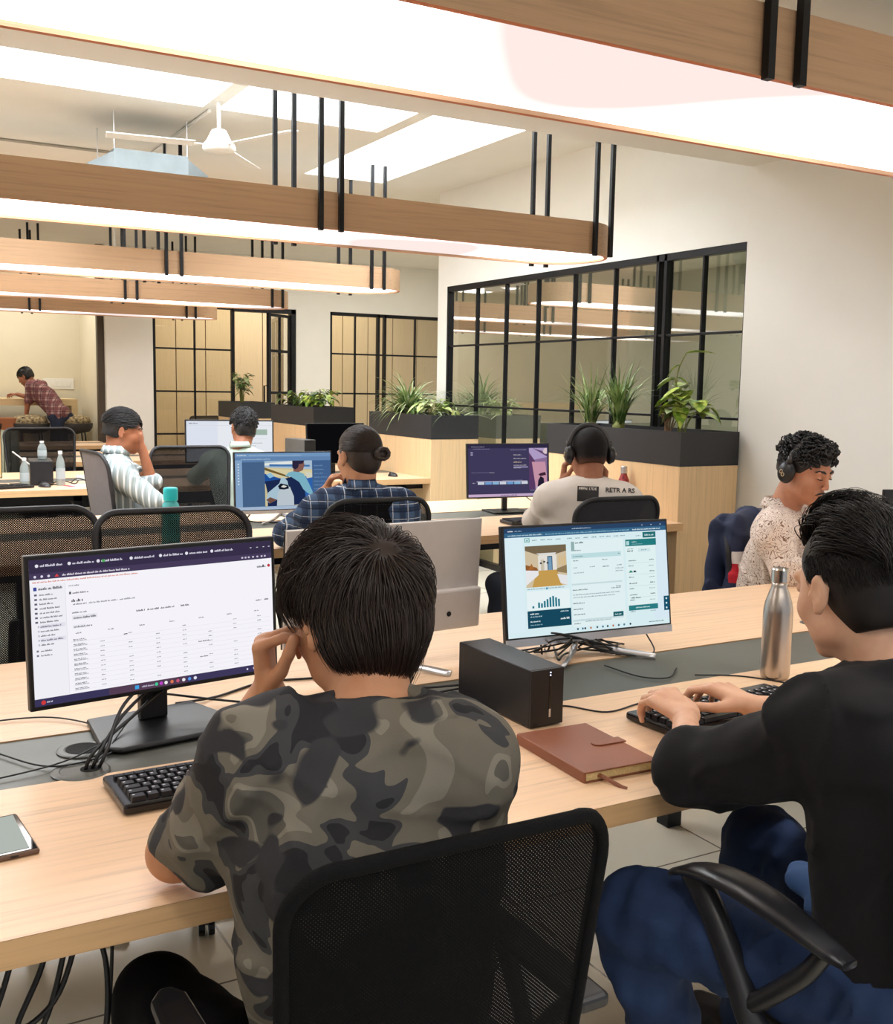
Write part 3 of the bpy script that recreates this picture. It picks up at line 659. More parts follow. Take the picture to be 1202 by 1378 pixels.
def monitor(label, c, yaw, tilt, w, h, ui, body=BLKP, chin=.0, stand='slab', bezel=.007, neckmat=None, rear=False, deskz=.75, bright=1.0, group=None):
    """c = screen centre in the room; faces -Y before yaw"""
    x, y, z = c; a = math.radians(yaw); t = math.radians(tilt)
    root = thing('monitor', label, 'monitor', (x, y, deskz), a, group)
    zc = z-deskz; M = Matrix.Translation((0,0,zc)) @ Matrix.Rotation(-t, 4, 'X')
    hb = MB(); d = .012
    hb.box(-w/2, w/2, -d, d*.6, -h/2, h/2, M=M)
    hb.box(-w/2*.72, w/2*.72, d*.6, d*.6+.022, -h/2*.86, h/2*.3, M=M)
    hb.build('housing', body, root, bevel=.003)
    nm = neckmat or body
    if chin: MB().box(-w/2, w/2, -d-.0012, -d+.002, -h/2, -h/2+chin, M=M).build('chin', nm, root)
    dw = w-2*bezel; dh = h-2*bezel-max(chin-bezel*.4, .0)
    U = UI(dw, dh, bright); ui(U)
    off = Vector((0, -d-.0006, (max(chin-bezel*.4,0))/2)); p = M @ off
    U.build(root, p, -t)
    nz = zc-h/2+.06
    if stand == 'slab':
        MB().box(-.03, .03, .028, .052, .012, nz+.05).build('neck', nm, root, bevel=.004)
        pts = [(-.125,-.115),(.125,-.115),(.155,-.08),(.12,.11),(-.12,.11),(-.155,-.08)]
        MB().prism(pts, 0, .012).build('foot', nm, root, bevel=.006, seg=3)
    elif stand == 'thin':
        MB().box(-.016, .016, .028, .05, .008, nz+.05).build('neck', nm, root, bevel=.004)
        MB().prism([(-.12,-.09),(.12,-.09),(.12,.10),(-.12,.10)], 0, .008).build('foot', nm, root, bevel=.003)
    else:
        MB().tube([(0,.04,.02),(0,.045,nz*.5),(0,.03,nz+.05)], [.02,.016,.018], 10, sq=.55).build('neck', nm, root, smooth=True)
        f = MB(); f.tube(bez([(0,.05,.03),(-.07,-.04,.014),(-.15,-.12,.006)],6), [.013]*6+[.010]*7, 8, sq=.6); f.tube(bez([(0,.05,.03),(.07,-.04,.014),(.15,-.12,.006)],6), [.013]*6+[.010]*7, 8, sq=.6)
        f.build('foot', nm, root, smooth=True)
    return root
mA = monitor('big black monitor showing a white table page, in front of the camouflage shirt man', (.535,2.18,.988), 8.2, 3.2, .54, .306, ui_table, bezel=.009, bright=.98)
mB = monitor('monitor with a silver foot showing a pale teal web page, beside the black computer box', (1.741,2.30,.955), -3.4, 7.9, .54, .322, ui_site, chin=.02, stand='vee', neckmat=SILV, bright=.92)
mD = monitor('silver edged monitor with a blue photo editing screen on the second desk', (1.973,5.30,.957), -2.9, 4, .54, .328, ui_photo, chin=.018, stand='vee', neckmat=GREYB, bright=.86)
mE = monitor('dark purple screen monitor in front of the white shirt man', (3.34,5.22,.995), -6, 4.7, .54, .319, ui_edit, stand='thin', bright=.8)
mF = monitor('black switched off monitor behind the man with the hair bun', (3.431,8.0,1.0), 6, 3.8, .54, .332, ui_off, stand='thin')
mG = monitor('monitor with a white page in front of the curly haired man', (2.60,8.2,1.014), -11.6, 3, .70, .345, ui_white, bezel=.012, stand='thin', bright=.9)
mI = monitor('black back of a monitor cut off by the right edge of the photo', (3.70,2.60,.95), 158, 0, .54, .33, ui_off, stand='thin')
mH = monitor('orange glowing monitor cut off by the left edge of the photo', (.60,7.62,.97), 24, 0, .54, .33, ui_orange, stand='thin', bright=1.0)
# monitor seen from behind (grey back with an upright and a lower cover)
x, y, z = 1.175, 2.40, .965
root = thing('monitor', 'grey backed monitor seen from behind, half hidden by the camouflage shirt man', 'monitor', (x,y,.75), math.radians(4.9))
M = Matrix.Translation((0,0,.23)) @ Matrix.Rotation(math.radians(4), 4, 'X'); w, h = .58, .30
MB().box(-w/2, w/2, .006, .012, -h/2, h/2, M=M).build('bezel', BLKP, root, bevel=.001)
MB().box(-w/2+.001, w/2-.001, -.004, .006, -h/2, h/2, M=M).build('housing', GREYB, root, bevel=.002)
MB().box(-w/2+.006, w/2-.006, -.028, -.004, -h/2+.004, -h/2+.115, M=M).build('lower_cover', GREYB, root, bevel=.006)
U = UI(w-.02, h-.02, .9); U.rect(0,0,1,1,(210,220,230)); o = U.build(root, M @ Vector((0,.0135,0)), math.radians(4)); o.rotation_euler = (math.radians(4),0,PI)
MB().cyl((w/2-.11,-.0285,-h/2+.05),(w/2-.11,-.030,-h/2+.05), .007, M=M).build('socket', BLKP, root)
MB().box(-.028,.028,-.05,-.028,.01,.2).build('neck', BLKP, root, bevel=.004)
f = MB(); f.tube(bez([(0,-.03,.02),(-.06,-.09,.012),(-.13,-.15,.006)],6), .012, 8, sq=.5); f.tube(bez([(0,-.03,.02),(.06,.03,.012),(.13,.09,.006)],6), .012, 8, sq=.5); f.tube(bez([(0,-.03,.02),(.06,-.09,.012),(.1,-.15,.006)],6), .012, 8, sq=.5)
f.build('foot', SILV, root, smooth=True)

# ================================================================== COMPUTERS
t = thing('computer_box', 'black slim computer box lying between the two near monitors', 'computer', (1.273,1.966,.75), math.radians(2))
MB().box(-.044,.044,-.145,.145,.003,.130).build('case', plain('dark_metal_case',(38,38,42),.45,.3,var=.05,bump=.15,bscale=900), t, bevel=.003)
MB().box(-.0435,.0435,-.1485,-.144,.004,.129).build('front_panel', plain('front_panel_black',(26,26,29),.42), t, bevel=.001)
MB().box(.004,.010,-.1492,-.148,.022,.112).build('slot', plain('glossy_slot',(4,4,5),.15), t)
MB().box(.0045,.0095,-.1494,-.149,.022,.040).build('badge_strip', SILV, t)
for zz in (.121,.115): MB().cyl((.007,-.1486,zz),(.007,-.1493,zz), .0016, n=10).build('status_light', emis('led_white',(220,225,255),2.5), t)
MB().box(-.036,-.034,-.149,-.148,.006,.013).box(-.032,-.030,-.149,-.148,.006,.013).box(-.028,-.026,-.149,-.148,.006,.013).build('vent', plain('dark_hole',(8,8,8),.9), t)
t = thing('computer_box', 'grey computer box standing behind the blue screen monitor on the third desk', 'computer', (3.12,8.0,.75), math.radians(8))
MB().box(-.05,.05,-.16,.16,0,.29).build('case', plain('mid_grey_case',(96,96,94),.5,.2), t, bevel=.004); MB().box(-.05,.05,-.165,-.16,0.004,.286).build('front_panel', BLKP, t)
t = thing('computer_box', 'black computer box with clear bottles beside it on the third desk', 'computer', (1.13,7.85,.75), math.radians(-5))
MB().box(-.09,.06,-.16,.16,0,.17).build('case', BLKP, t, bevel=.004); MB().box(-.085,.055,-.165,-.16,0.01,.16).build('front_panel', BLKS, t)

# ================================================================== KEYBOARDS
def keyboard(label, x, y, rz, L=.455, Wd=.16, full=True, glossy=False):
    t = thing('keyboard', label, 'keyboard', (x, y, .75), rz)
    MB().prism([(-L/2,-Wd/2),(L/2,-Wd/2),(L/2,Wd/2),(-L/2,Wd/2)], .002, .02).build('case', plain('keyboard_case',(18,18,21),.22), t, bevel=.006, seg=3)
    for sx in (-1,1): MB().box(sx*L*.42-.02, sx*L*.42+.02, Wd/2-.02, Wd/2-.008, 0, .004).build('foot', BLKP, t)
    pitch = (L-.03)/22.5; x0 = -L/2+.015
    if not full:
        k = MB()
        for r in range(5):
            for c in range(21):
                if c in (15,): continue
                k.box(x0+c*pitch+.0015, x0+(c+1)*pitch-.001, -Wd/2+.012+r*.026, -Wd/2+.034+r*.026, .02, .026)
        tag(k.build('keys', KEYM, t), None, None, kind='stuff'); return t
    base = {}
    LEG = plain('key_legend', (205,205,215), .5)
    def key(cx, cy, w):
        q = round(w, 2)
        if q not in base:
            hw = w*pitch/2-.0009; hd = .0093; m = MB()
            m.add([(-hw,-hd,0),(hw,-hd,0),(hw,hd,0),(-hw,hd,0),(-hw+.002,-hd+.0018,.0085),(hw-.002,-hd+.0018,.0085),(hw-.002,hd-.0012,.0085),(-hw+.002,hd-.0012,.0085)],
                  [(0,1,5,4),(1,2,6,5),(2,3,7,6),(3,0,4,7),(4,5,6,7)])
            lx = -hw+.004
            m.quad((lx,.001,.0087),(lx+.0042,.001,.0087),(lx+.0042,.0052,.0087),(lx,.0052,.0087),1)
            o = m.build('key', [KEYM, LEG], t); base[q] = o
        else:
            o = base[q].copy(); COL.objects.link(o); o.parent = t
        o.location = (cx, cy, .0195)
    rows = [([1.5,1.25,1.25,5.5,1.25,1.25,1.5],0),([2.2]+[1]*10+[2.3],1),([1.7]+[1]*11+[1.8],2),([1.4]+[1]*12+[1.1],3),([1]*13+[1.5],4)]
    dy = (Wd-.022)/6.3
    for ws, r in rows:
        cx = x0
        for w in ws:
            key(cx+w*pitch/2, -Wd/2+.02+r*dy, w); cx += w*pitch
        nx = x0+15.1*pitch
        for c in range(3):
            if r in (0,3,4) or (r == 1 and c == 1): key(nx+(c+.5)*pitch, -Wd/2+.02+r*dy, 1)
        nx = x0+18.4*pitch
        for c in range(4): key(nx+(c+.5)*pitch, -Wd/2+.02+r*dy, 1)
    f = MB()
    for c in range(16): f.box(x0+c*pitch*1.0+(c//4)*.004, x0+(c+1)*pitch*.98+(c//4)*.004-.0015, -Wd/2+.02+5.15*dy-.006, -Wd/2+.02+5.15*dy+.006, .0195, .026)
    tag(f.build('function_key_row', [KEYM], t), None, None)
    return t
keyboard('glossy black keyboard left of the camouflage shirt man', .582, 1.825, math.radians(1.5), .44, .16)
keyboard('black keyboard under the hands of the black sweater man', 1.70, 1.718, math.radians(4), .46, .16)
keyboard('small black keyboard in front of the white shirt man', 3.22, 4.72, math.radians(-3), .40, .14, False)
keyboard('dark keyboard at the left edge of the third desk', .82, 7.56, math.radians(12), .40, .14, False)
keyboard('keyboard on the third desk below the black switched off monitor', 3.25, 7.62, 0, .42, .14, False)
def mouse(label, x, y, rz, z=.75):
    t = thing('computer_mouse', label, 'mouse', (x, y, z), rz)
    me = bpy.data.meshes.new('m'); bm = bmesh.new(); bmesh.ops.create_uvsphere(bm, u_segments=20, v_segments=12, radius=1)
    for v in bm.verts: v.co = Vector((v.co.x*.031*(1-.12*v.co.y), v.co.y*.055, max(0, v.co.z)*.034))
    m = MB(); m.add([v.co[:] for v in bm.verts], [[v.index for v in f.verts] for f in bm.faces]); bm.free()
    m.build('shell', BLKS, t, smooth=True); MB().cyl((-.004,.03,.0285),(.004,.03,.0285), .008, n=12).build('wheel', BLKP, t); return t
mouse('black mouse on the third desk nearest the second planter', 4.0-.23, 7.62, .2)
mouse('black mouse just left of the other one behind the hair bun', 3.52, 7.60, -.1)
mouse('black mouse below the clear bottles at the left edge', 1.10, 7.58, .5)
mouse('black mouse behind the stand of the monitor seen from behind', 1.21, 2.62, 1.2)

# ================================================================== PHONE, NOTEBOOK, BOTTLES
t = thing('smartphone', 'smartphone lying face up at the left edge of the nearest desk', 'phone', (.175,1.735,.75), math.radians(5))
MB().prism([(-.038,-.08),(.038,-.08),(.038,.08),(-.038,.08)], 0, .009).build('body', plain('bronze_case',(120,98,86),.35,.6), t, bevel=.004, seg=3)
MB().prism([(-.0345,-.0765),(.0345,-.0765),(.0345,.0765),(-.0345,.0765)], .0088, .0096).build('screen', plain('phone_glass',(10,12,14),.05,0,.8,var=0), t)
U = MB().quad((-.034,-.070,.0100),(.024,-.070,.0100),(.030,.072,.0100),(-.034,.072,.0100)).build('lit_page', emis('phone_page',(196,204,196),.8), t)
MB().box(-.006,.006,-.0805,-.0795,.003,.006).build('charging_port', BLKP, t)
LEATH = plain('brown_leather', (134,78,52), .48, var=.10, scale=8, bump=.35, bscale=600)
PAGES = plain('cream_pages', (222,196,140), .8, var=.15, scale=300)
t = thing('notebook', 'brown leather notebook closed with a strap tab on the desk edge', 'notebook', (1.244,1.632,.75), math.radians(-2))
nb = [(-.0875,-.127),(.0875,-.127),(.0875,.127),(-.0875,.127)]
# corners measured on the table: long side runs away from the desk edge
NBW, NBL = .170, .245
MB().prism([(-NBW/2,-NBL/2),(NBW/2,-NBL/2),(NBW/2,NBL/2),(-NBW/2,NBL/2)], 0, .003).build('back_cover', LEATH, t, bevel=.0012)
MB().prism([(-NBW/2+.004,-NBL/2+.004),(NBW/2-.004,-NBL/2+.004),(NBW/2-.004,NBL/2-.004),(-NBW/2+.004,NBL/2-.004)], .003, .0185).build('pages', PAGES, t)
MB().prism([(-NBW/2,-NBL/2),(NBW/2,-NBL/2),(NBW/2,NBL/2),(-NBW/2,NBL/2)], .0185, .0215).build('front_cover', LEATH, t, bevel=.0012)
MB().box(-NBW/2-.002,-NBW/2+.003,-NBL/2,NBL/2,0,.0215).build('spine', LEATH, t, bevel=.002)
tabp = [(.09,-.014),(.03,-.014)]+[(.03+.014*math.cos(a), .014*math.sin(a)) for a in [PI*1.5-PI*k/8 for k in range(9)]]+[(.09,.014)]
MB().prism(tabp, .0215, .0245).build('strap_tab', LEATH, t, bevel=.001)
MB().tube([(-.055,-NBL/2+.02,.012),(-.05,-NBL/2-.01,.011),(-.035,-NBL/2-.045,.002),(-.03,-NBL/2-.055,.001)], [.004]*4, 4, sq=.25).build('ribbon', LEATH, t)
STEEL = plain('brushed_steel', (186,176,168), .30, 1.0, var=.03)
t = thing('water_bottle', 'tall brushed steel bottle beside the black keyboard', 'bottle', (2.035,1.885,.75))
R0 = .037
MB().lathe([(.030,0),(.0345,.004),(R0,.012),(R0,.03),(R0,.17),(.0365,.180),(.033,.200),(.026,.222),(.0205,.236),(.019,.243),(.019,.252)], n=48).build('body', STEEL, t, smooth=True)
MB().lathe([(.0195,.250),(.0215,.252),(.0215,.283),(.019,.287)], n=40).build('cap', plain('polished_steel',(200,192,184),.16,1.,var=.01), t, smooth=False)
MB().lathe([(.0372,.030),(.0373,.031)], n=48).build('base_line', STEEL, t)
TEAL = plain('teal_plastic', (40,212,226), .3, var=.03)
def clearish(name, rgb, a=.35, rough=.05):
    m, nt, b = nodes_of(name); setc(b, rgb, rough, 0, .6); mx = nt.nodes.new('ShaderNodeMixShader'); t_ = nt.nodes.new('ShaderNodeBsdfTransparent'); t_.inputs[0].default_value = (*lin(rgb),1)
    mx.inputs[0].default_value = a; nt.links.new(t_.outputs[0], mx.inputs[1]); nt.links.new(b.outputs[0], mx.inputs[2]); nt.links.new(mx.outputs[0], nt.nodes['Material Output'].inputs[0]); return m
t = thing('water_bottle', 'teal plastic bottle with a bright turquoise cap behind the chairs', 'bottle', (1.205,4.66,.75))
MB().lathe([(.036,0),(.04,.006),(.041,.05),(.038,.09),(.041,.13),(.0415,.165),(.034,.192),(.026,.202),(.026,.208)], n=32).build('body', clearish('teal_tint',(120,228,236),.6), t, smooth=True)
MB().lathe([(.031,.205),(.032,.21),(.032,.252),(.029,.262),(.02,.264)], n=32).build('cap', TEAL, t, smooth=True)
t = thing('water_bottle', 'small red patterned bottle with a steel cap at the planter', 'bottle', (3.925,4.87,.75))
t.scale = (1.05,1.05,1.32)
mm = plain('red_pattern', (150,44,50), .35, var=.6, scale=90)
MB().lathe([(.028,0),(.032,.006),(.033,.13),(.029,.155),(.018,.175),(.016,.185)], n=28).build('body', mm, t, smooth=True)
MB().lathe([(.018,.183),(.019,.186),(.019,.212),(.016,.215)], n=24).build('cap', SILV, t)
CLR = clearish('clear_plastic', (226,236,236), .3)
for k,(x,y,h,lab) in enumerate(((.98,7.62,.20,'small clear plastic bottle beside the orange screen'),(1.22,7.66,.24,'clear plastic bottle with a label in front of the black computer box'),(1.13,7.85,.21,'clear plastic bottle standing on the black computer box'))):
    zz = .75 if k < 2 else .92
    t = thing('plastic_bottle', lab, 'bottle', (x,y,zz)); s = 1 if k < 2 else .62
    MB().lathe([(.028,0),(.031,.006),(.030,h*.6*s),(.026,h*.72*s),(.012,h*.88*s),(.012,h*.92*s)], n=20).build('body', CLR, t, smooth=True)
    MB().lathe([(.014,h*.91*s),(.014,h*s)], n=16).build('cap', WHITEP, t); MB().lathe([(.0312,h*.2*s),(.0312,h*.5*s)], n=20).build('label_band', clearish('label_film',(200,210,214),.7), t)
t = thing('paper_flyer', 'white paper flyer with red corners on the third desk', 'paper', (1.36,7.62,.75), .3)
MB().box(-.13,.13,-.06,.06,0,.002).build('sheet', plain('paper_white',(232,224,232),.8), t)
MB().add([(-.13,-.06,.0025),(-.07,-.06,.0025),(-.09,.05,.0025),(-.13,.06,.0025),(.05,-.05,.0025),(.13,-.04,.0025),(.13,.05,.0025),(.07,.04,.0025)],[(0,1,2,3),(4,5,6,7)]).build('printed_corners', plain('red_print',(206,50,60),.7), t)
# junk on third desk: webcams / adapters
tag(MB().box(-.10,.10,-.03,.03,0,.03).build('extension_strip', WHITEP, loc=(1.5,8.1,.75)), 'white power strip lying in the middle of the third desk', 'power strip')

# ================================================================== CABLES
CAB = plain('black_cable', (14,14,17), .45, var=0)
WCAB = plain('white_cable', (205,205,200), .5, var=0)
def cable(label, pts, r=.0025, mat=CAB, name='cable', group=None):
    return tag(MB().tube(bez(pts, 8), r, 7).build(name, mat, smooth=True), label, 'cable', group)
Z = .7505
cable('thin loose black cable looping over the open grommet', [(.12,2.32,Z+.003),(.2,2.36,Z+.004),(.34,2.33,Z+.006),(.43,2.20,Z+.004),(.42,2.07,Z+.003),(.30,2.03,Z+.003),(.22,2.14,Z+.003),(.15,2.30,Z+.003)], .0018)
t = cable('second loop of thin black cable with its end at the left edge', [(.02,1.99,Z+.002),(.12,2.0,Z+.002),(.30,2.035,Z+.005),(.41,2.12,Z+.006)], .0016)
for k,(dx,dz,lab) in enumerate(((0,.0,'thick black monitor cable, lowest of the bundle from the grommet'),(.012,.012,'thick black monitor cable, middle one of the bundle from the grommet'),(.024,.022,'thick black monitor cable, upper one of the bundle from the grommet'))):
    cable(lab, [(.345+dx,1.995,.742),(.365+dx,2.0,Z+.03),(.45,2.10+dx,Z+.05+dz*1.3),(.56,2.22+dx,Z+.07+dz*1.5),(.68,2.24,Z+.09+dz*2),(.76,2.23,.86+dz)], .0035)
cable('black cable drooping from the screen to the stand of the big monitor', [(.52,2.21,.85),(.51,2.20,.80),(.46,2.16,.775),(.40,2.06,.757),(.37,2.02,.752)], .002)
cable('black cable crossing behind the big monitor stand', [(.60,2.30,Z+.01),(.70,2.33,Z+.004),(.84,2.40,Z+.003),(.98,2.38,Z+.003)], .003)
cable('long black cable from the big monitor running right on the cover', [(.58,2.32,Z+.03),(.75,2.26,Z+.004),(.92,2.16,Z+.003),(1.05,2.10,Z+.003)], .0028)
t = thing('cable_plug', 'black plug hanging from the lower right of the big monitor', 'plug', (.745,2.225,.835)); MB().box(-.008,.008,-.006,.006,0,.04).build('grip', BLKP, t, bevel=.002)
cable('black cable curling from behind the computer box to the grey monitor foot', [(1.06,2.30,Z+.003),(1.05,2.26,Z+.04),(1.09,2.20,Z+.02),(1.16,2.17,Z+.01),(1.24,2.12,Z+.02)], .003)
cable('second black cable behind the computer box', [(1.05,2.10,Z+.003),(1.14,2.13,Z+.004),(1.25,2.12,Z+.012)], .0025)
# bundle under monitor B
rr = random.Random(5)
for k in range(9):
    a = [1.58+rr.random()*.12, 2.30+rr.random()*.1, Z+.004]; e = [1.80+rr.random()*.12, 2.22+rr.random()*.12, Z+.004]
    pts = [a]+[(1.62+.06*i+rr.uniform(-.03,.03), 2.26+rr.uniform(-.05,.08), Z+.01+rr.random()*.06) for i in range(3)]+[e]
    cable('one of the tangled black cables below the teal web page monitor', pts, .0028, group='tangled cables under the teal page monitor')
cable('thin black cable drooping from the right of the teal page monitor', [(1.93,2.30,.83),(1.94,2.28,.79),(1.92,2.22,.757),(1.86,2.20,Z+.002),(1.76,2.26,Z+.012)], .0022)
cable('thin black cable lying on the cover below the teal page monitor', [(1.70,2.16,Z+.004),(1.72,2.04,Z+.002),(1.78,2.0,Z+.002),(1.86,2.06,Z+.002)], .002)
cable('black cable wandering from the computer box toward the keyboard', [(1.33,1.92,Z+.003),(1.40,1.92,Z+.002),(1.46,1.84,Z+.002),(1.58,1.86,Z+.002),(1.70,1.85,Z+.002),(1.76,1.80,Z+.004)], .002)
cable('black keyboard cable passing in front of the steel bottle', [(1.86,1.99,Z+.002),(1.96,1.93,Z+.002),(2.02,1.83,Z+.002),(2.0,1.79,Z+.006)], .002)
for k in range(5):
    x = 1.05+.13*k; cable('one of the tangled cables on the left of the third desk', [(x,7.55+rr.random()*.3,Z+.004),(x+.06,7.6+rr.random()*.25,Z+.03),(x+.14,7.58+rr.random()*.3,Z+.004),(x+.2,7.7+rr.random()*.2,Z+.01)], .004, group='tangled cables on the third desk')
cable('white cable arching behind the clear bottles', [(.93,7.8,.98),(1.0,7.75,.92),(1.12,7.7,.82),(1.2,7.8,Z+.01)], .005, WCAB)
cable('white cable end sticking up on the third desk', [(1.45,7.9,Z+.006),(1.5,7.85,.80),(1.58,7.8,.87)], .006, WCAB)
cable('thin black cable under the purple screen', [(3.45,5.22,.85),(3.5,5.15,.80),(3.62,5.1,Z+.004),(3.7,5.0,Z+.003)], .003)
cable('second thin black cable under the purple screen', [(3.52,5.22,.87),(3.58,5.15,.80),(3.68,5.1,Z+.004)], .003)
cable('black cable looping under the blue photo monitor', [(1.80,5.32,.8),(1.78,5.3,.76),(1.9,5.22,Z+.004),(2.1,5.25,Z+.006),(2.15,5.32,.82)], .004)
# under the nearest desk
cable('thick black cable loop hanging under the nearest desk at left', [(.26,1.60,.70),(.22,1.58,.55),(.16,1.56,.42),(.20,1.55,.36),(.28,1.56,.44),(.30,1.58,.58),(.27,1.6,.70)], .0045)
cable('second black cable loop hanging beside the first under the desk', [(.24,1.62,.70),(.21,1.6,.6),(.17,1.58,.52),(.23,1.58,.56),(.28,1.6,.70)], .0045)
cable('black cable hanging toward the floor at the left edge', [(.18,1.62,.70),(.14,1.6,.62),(.08,1.58,.54),(.0,1.55,.44)], .0045)
cable('second black cable going down to the left edge under the desk', [(.19,1.60,.70),(.15,1.58,.58),(.10,1.57,.46),(.05,1.56,.30)], .0045)
cable('thin black cable hanging straight down below the desk', [(.32,1.62,.70),(.315,1.62,.55),(.30,1.62,.35),(.30,1.62,.1)], .003)
cable('black cable dropping to the floor near the chair castor', [(.72,2.0,.62),(.715,2.02,.4),(.70,2.05,.15),(.72,2.1,.006),(.95,2.12,.006)], .005)
cable('short black cable behind the raised knee', [(.50,1.95,.62),(.53,1.96,.55),(.60,1.98,.5)], .004)
cable('white power cable lying on the floor beside the desk leg', [(2.45,2.35,.30),(2.3,2.25,.25),(2.15,2.15,.13),(2.05,2.05,.05),(2.0,1.9,.006)], .006, WCAB)
# ================================================================== OFFICE CHAIRS
def meshmat(name, rgb, pitch=.0032, hole=.25):
    m, nt, b = nodes_of(name); setc(b, rgb, .8, 0, .12)
    tc = nt.nodes.new('ShaderNodeTexCoord'); sp = nt.nodes.new('ShaderNodeSeparateXYZ'); nt.links.new(tc.outputs['Object'], sp.inputs[0])
    def sn(out, ph):
        a = nt.nodes.new('ShaderNodeMath'); a.operation = 'MULTIPLY_ADD'; a.inputs[1].default_value = 2*PI/pitch; a.inputs[2].default_value = ph; nt.links.new(out, a.inputs[0])
        c = nt.nodes.new('ShaderNodeMath'); c.operation = 'SINE'; nt.links.new(a.outputs[0], c.inputs[0]); return c
    # diagonal lattice of holes
    a1 = nt.nodes.new('ShaderNodeMath'); a1.operation = 'ADD'; nt.links.new(sp.outputs['X'], a1.inputs[0]); nt.links.new(sp.outputs['Z'], a1.inputs[1])
    a2 = nt.nodes.new('ShaderNodeMath'); a2.operation = 'SUBTRACT'; nt.links.new(sp.outputs['X'], a2.inputs[0]); nt.links.new(sp.outputs['Z'], a2.inputs[1])
    s1 = sn(a1.outputs[0], 0); s2 = sn(a2.outputs[0], .6)
    mu = nt.nodes.new('ShaderNodeMath'); mu.operation = 'ADD'; nt.links.new(s1.outputs[0], mu.inputs[0]); nt.links.new(s2.outputs[0], mu.inputs[1])
    gt = nt.nodes.new('ShaderNodeMath'); gt.operation = 'GREATER_THAN'; gt.inputs[1].default_value = hole; nt.links.new(mu.outputs[0], gt.inputs[0])
    t_ = nt.nodes.new('ShaderNodeBsdfTransparent'); mx = nt.nodes.new('ShaderNodeMixShader')
    nt.links.new(gt.outputs[0], mx.inputs[0]); nt.links.new(b.outputs[0], mx.inputs[1]); nt.links.new(t_.outputs[0], mx.inputs[2]); nt.links.new(mx.outputs[0], nt.nodes['Material Output'].inputs[0])
    return m
MESHN = meshmat('chair_mesh_near', (7,7,9), .0052, 1.74)
MESHF = meshmat('chair_mesh', (13,12,14), .007, 1.58)
FRM = plain('chair_frame_black', (24,24,28), .55, var=.1, bump=.5, bscale=450)
def rrect(w, h, r, n=7):
    out = []
    for cx, cy, a0 in ((w/2-r,h/2-r,0),(-w/2+r,h/2-r,PI/2),(-w/2+r,-h/2+r,PI),(w/2-r,-h/2+r,1.5*PI)):
        for k in range(n+1): a = a0+PI/2*k/n; out.append((cx+r*math.cos(a), cy+r*math.sin(a)))
    return out
def back_shape(u, v, W, H, taper=.10, curve=.045, lean=.16):
    """u,v in -.5..5 -> local point of the backrest surface (y backwards negative)"""
    w = W*(1-taper*(-v+.0)*1.0 if v < 0 else 1+taper*0.2*v)
    x = u*w; y = -(curve*(1-(2*u)**2))+curve
    y = -y*0-curve*(1-(2*u)**2)+.02; y -= lean*(v*H)*.9; return (x, y-.0, v*H)
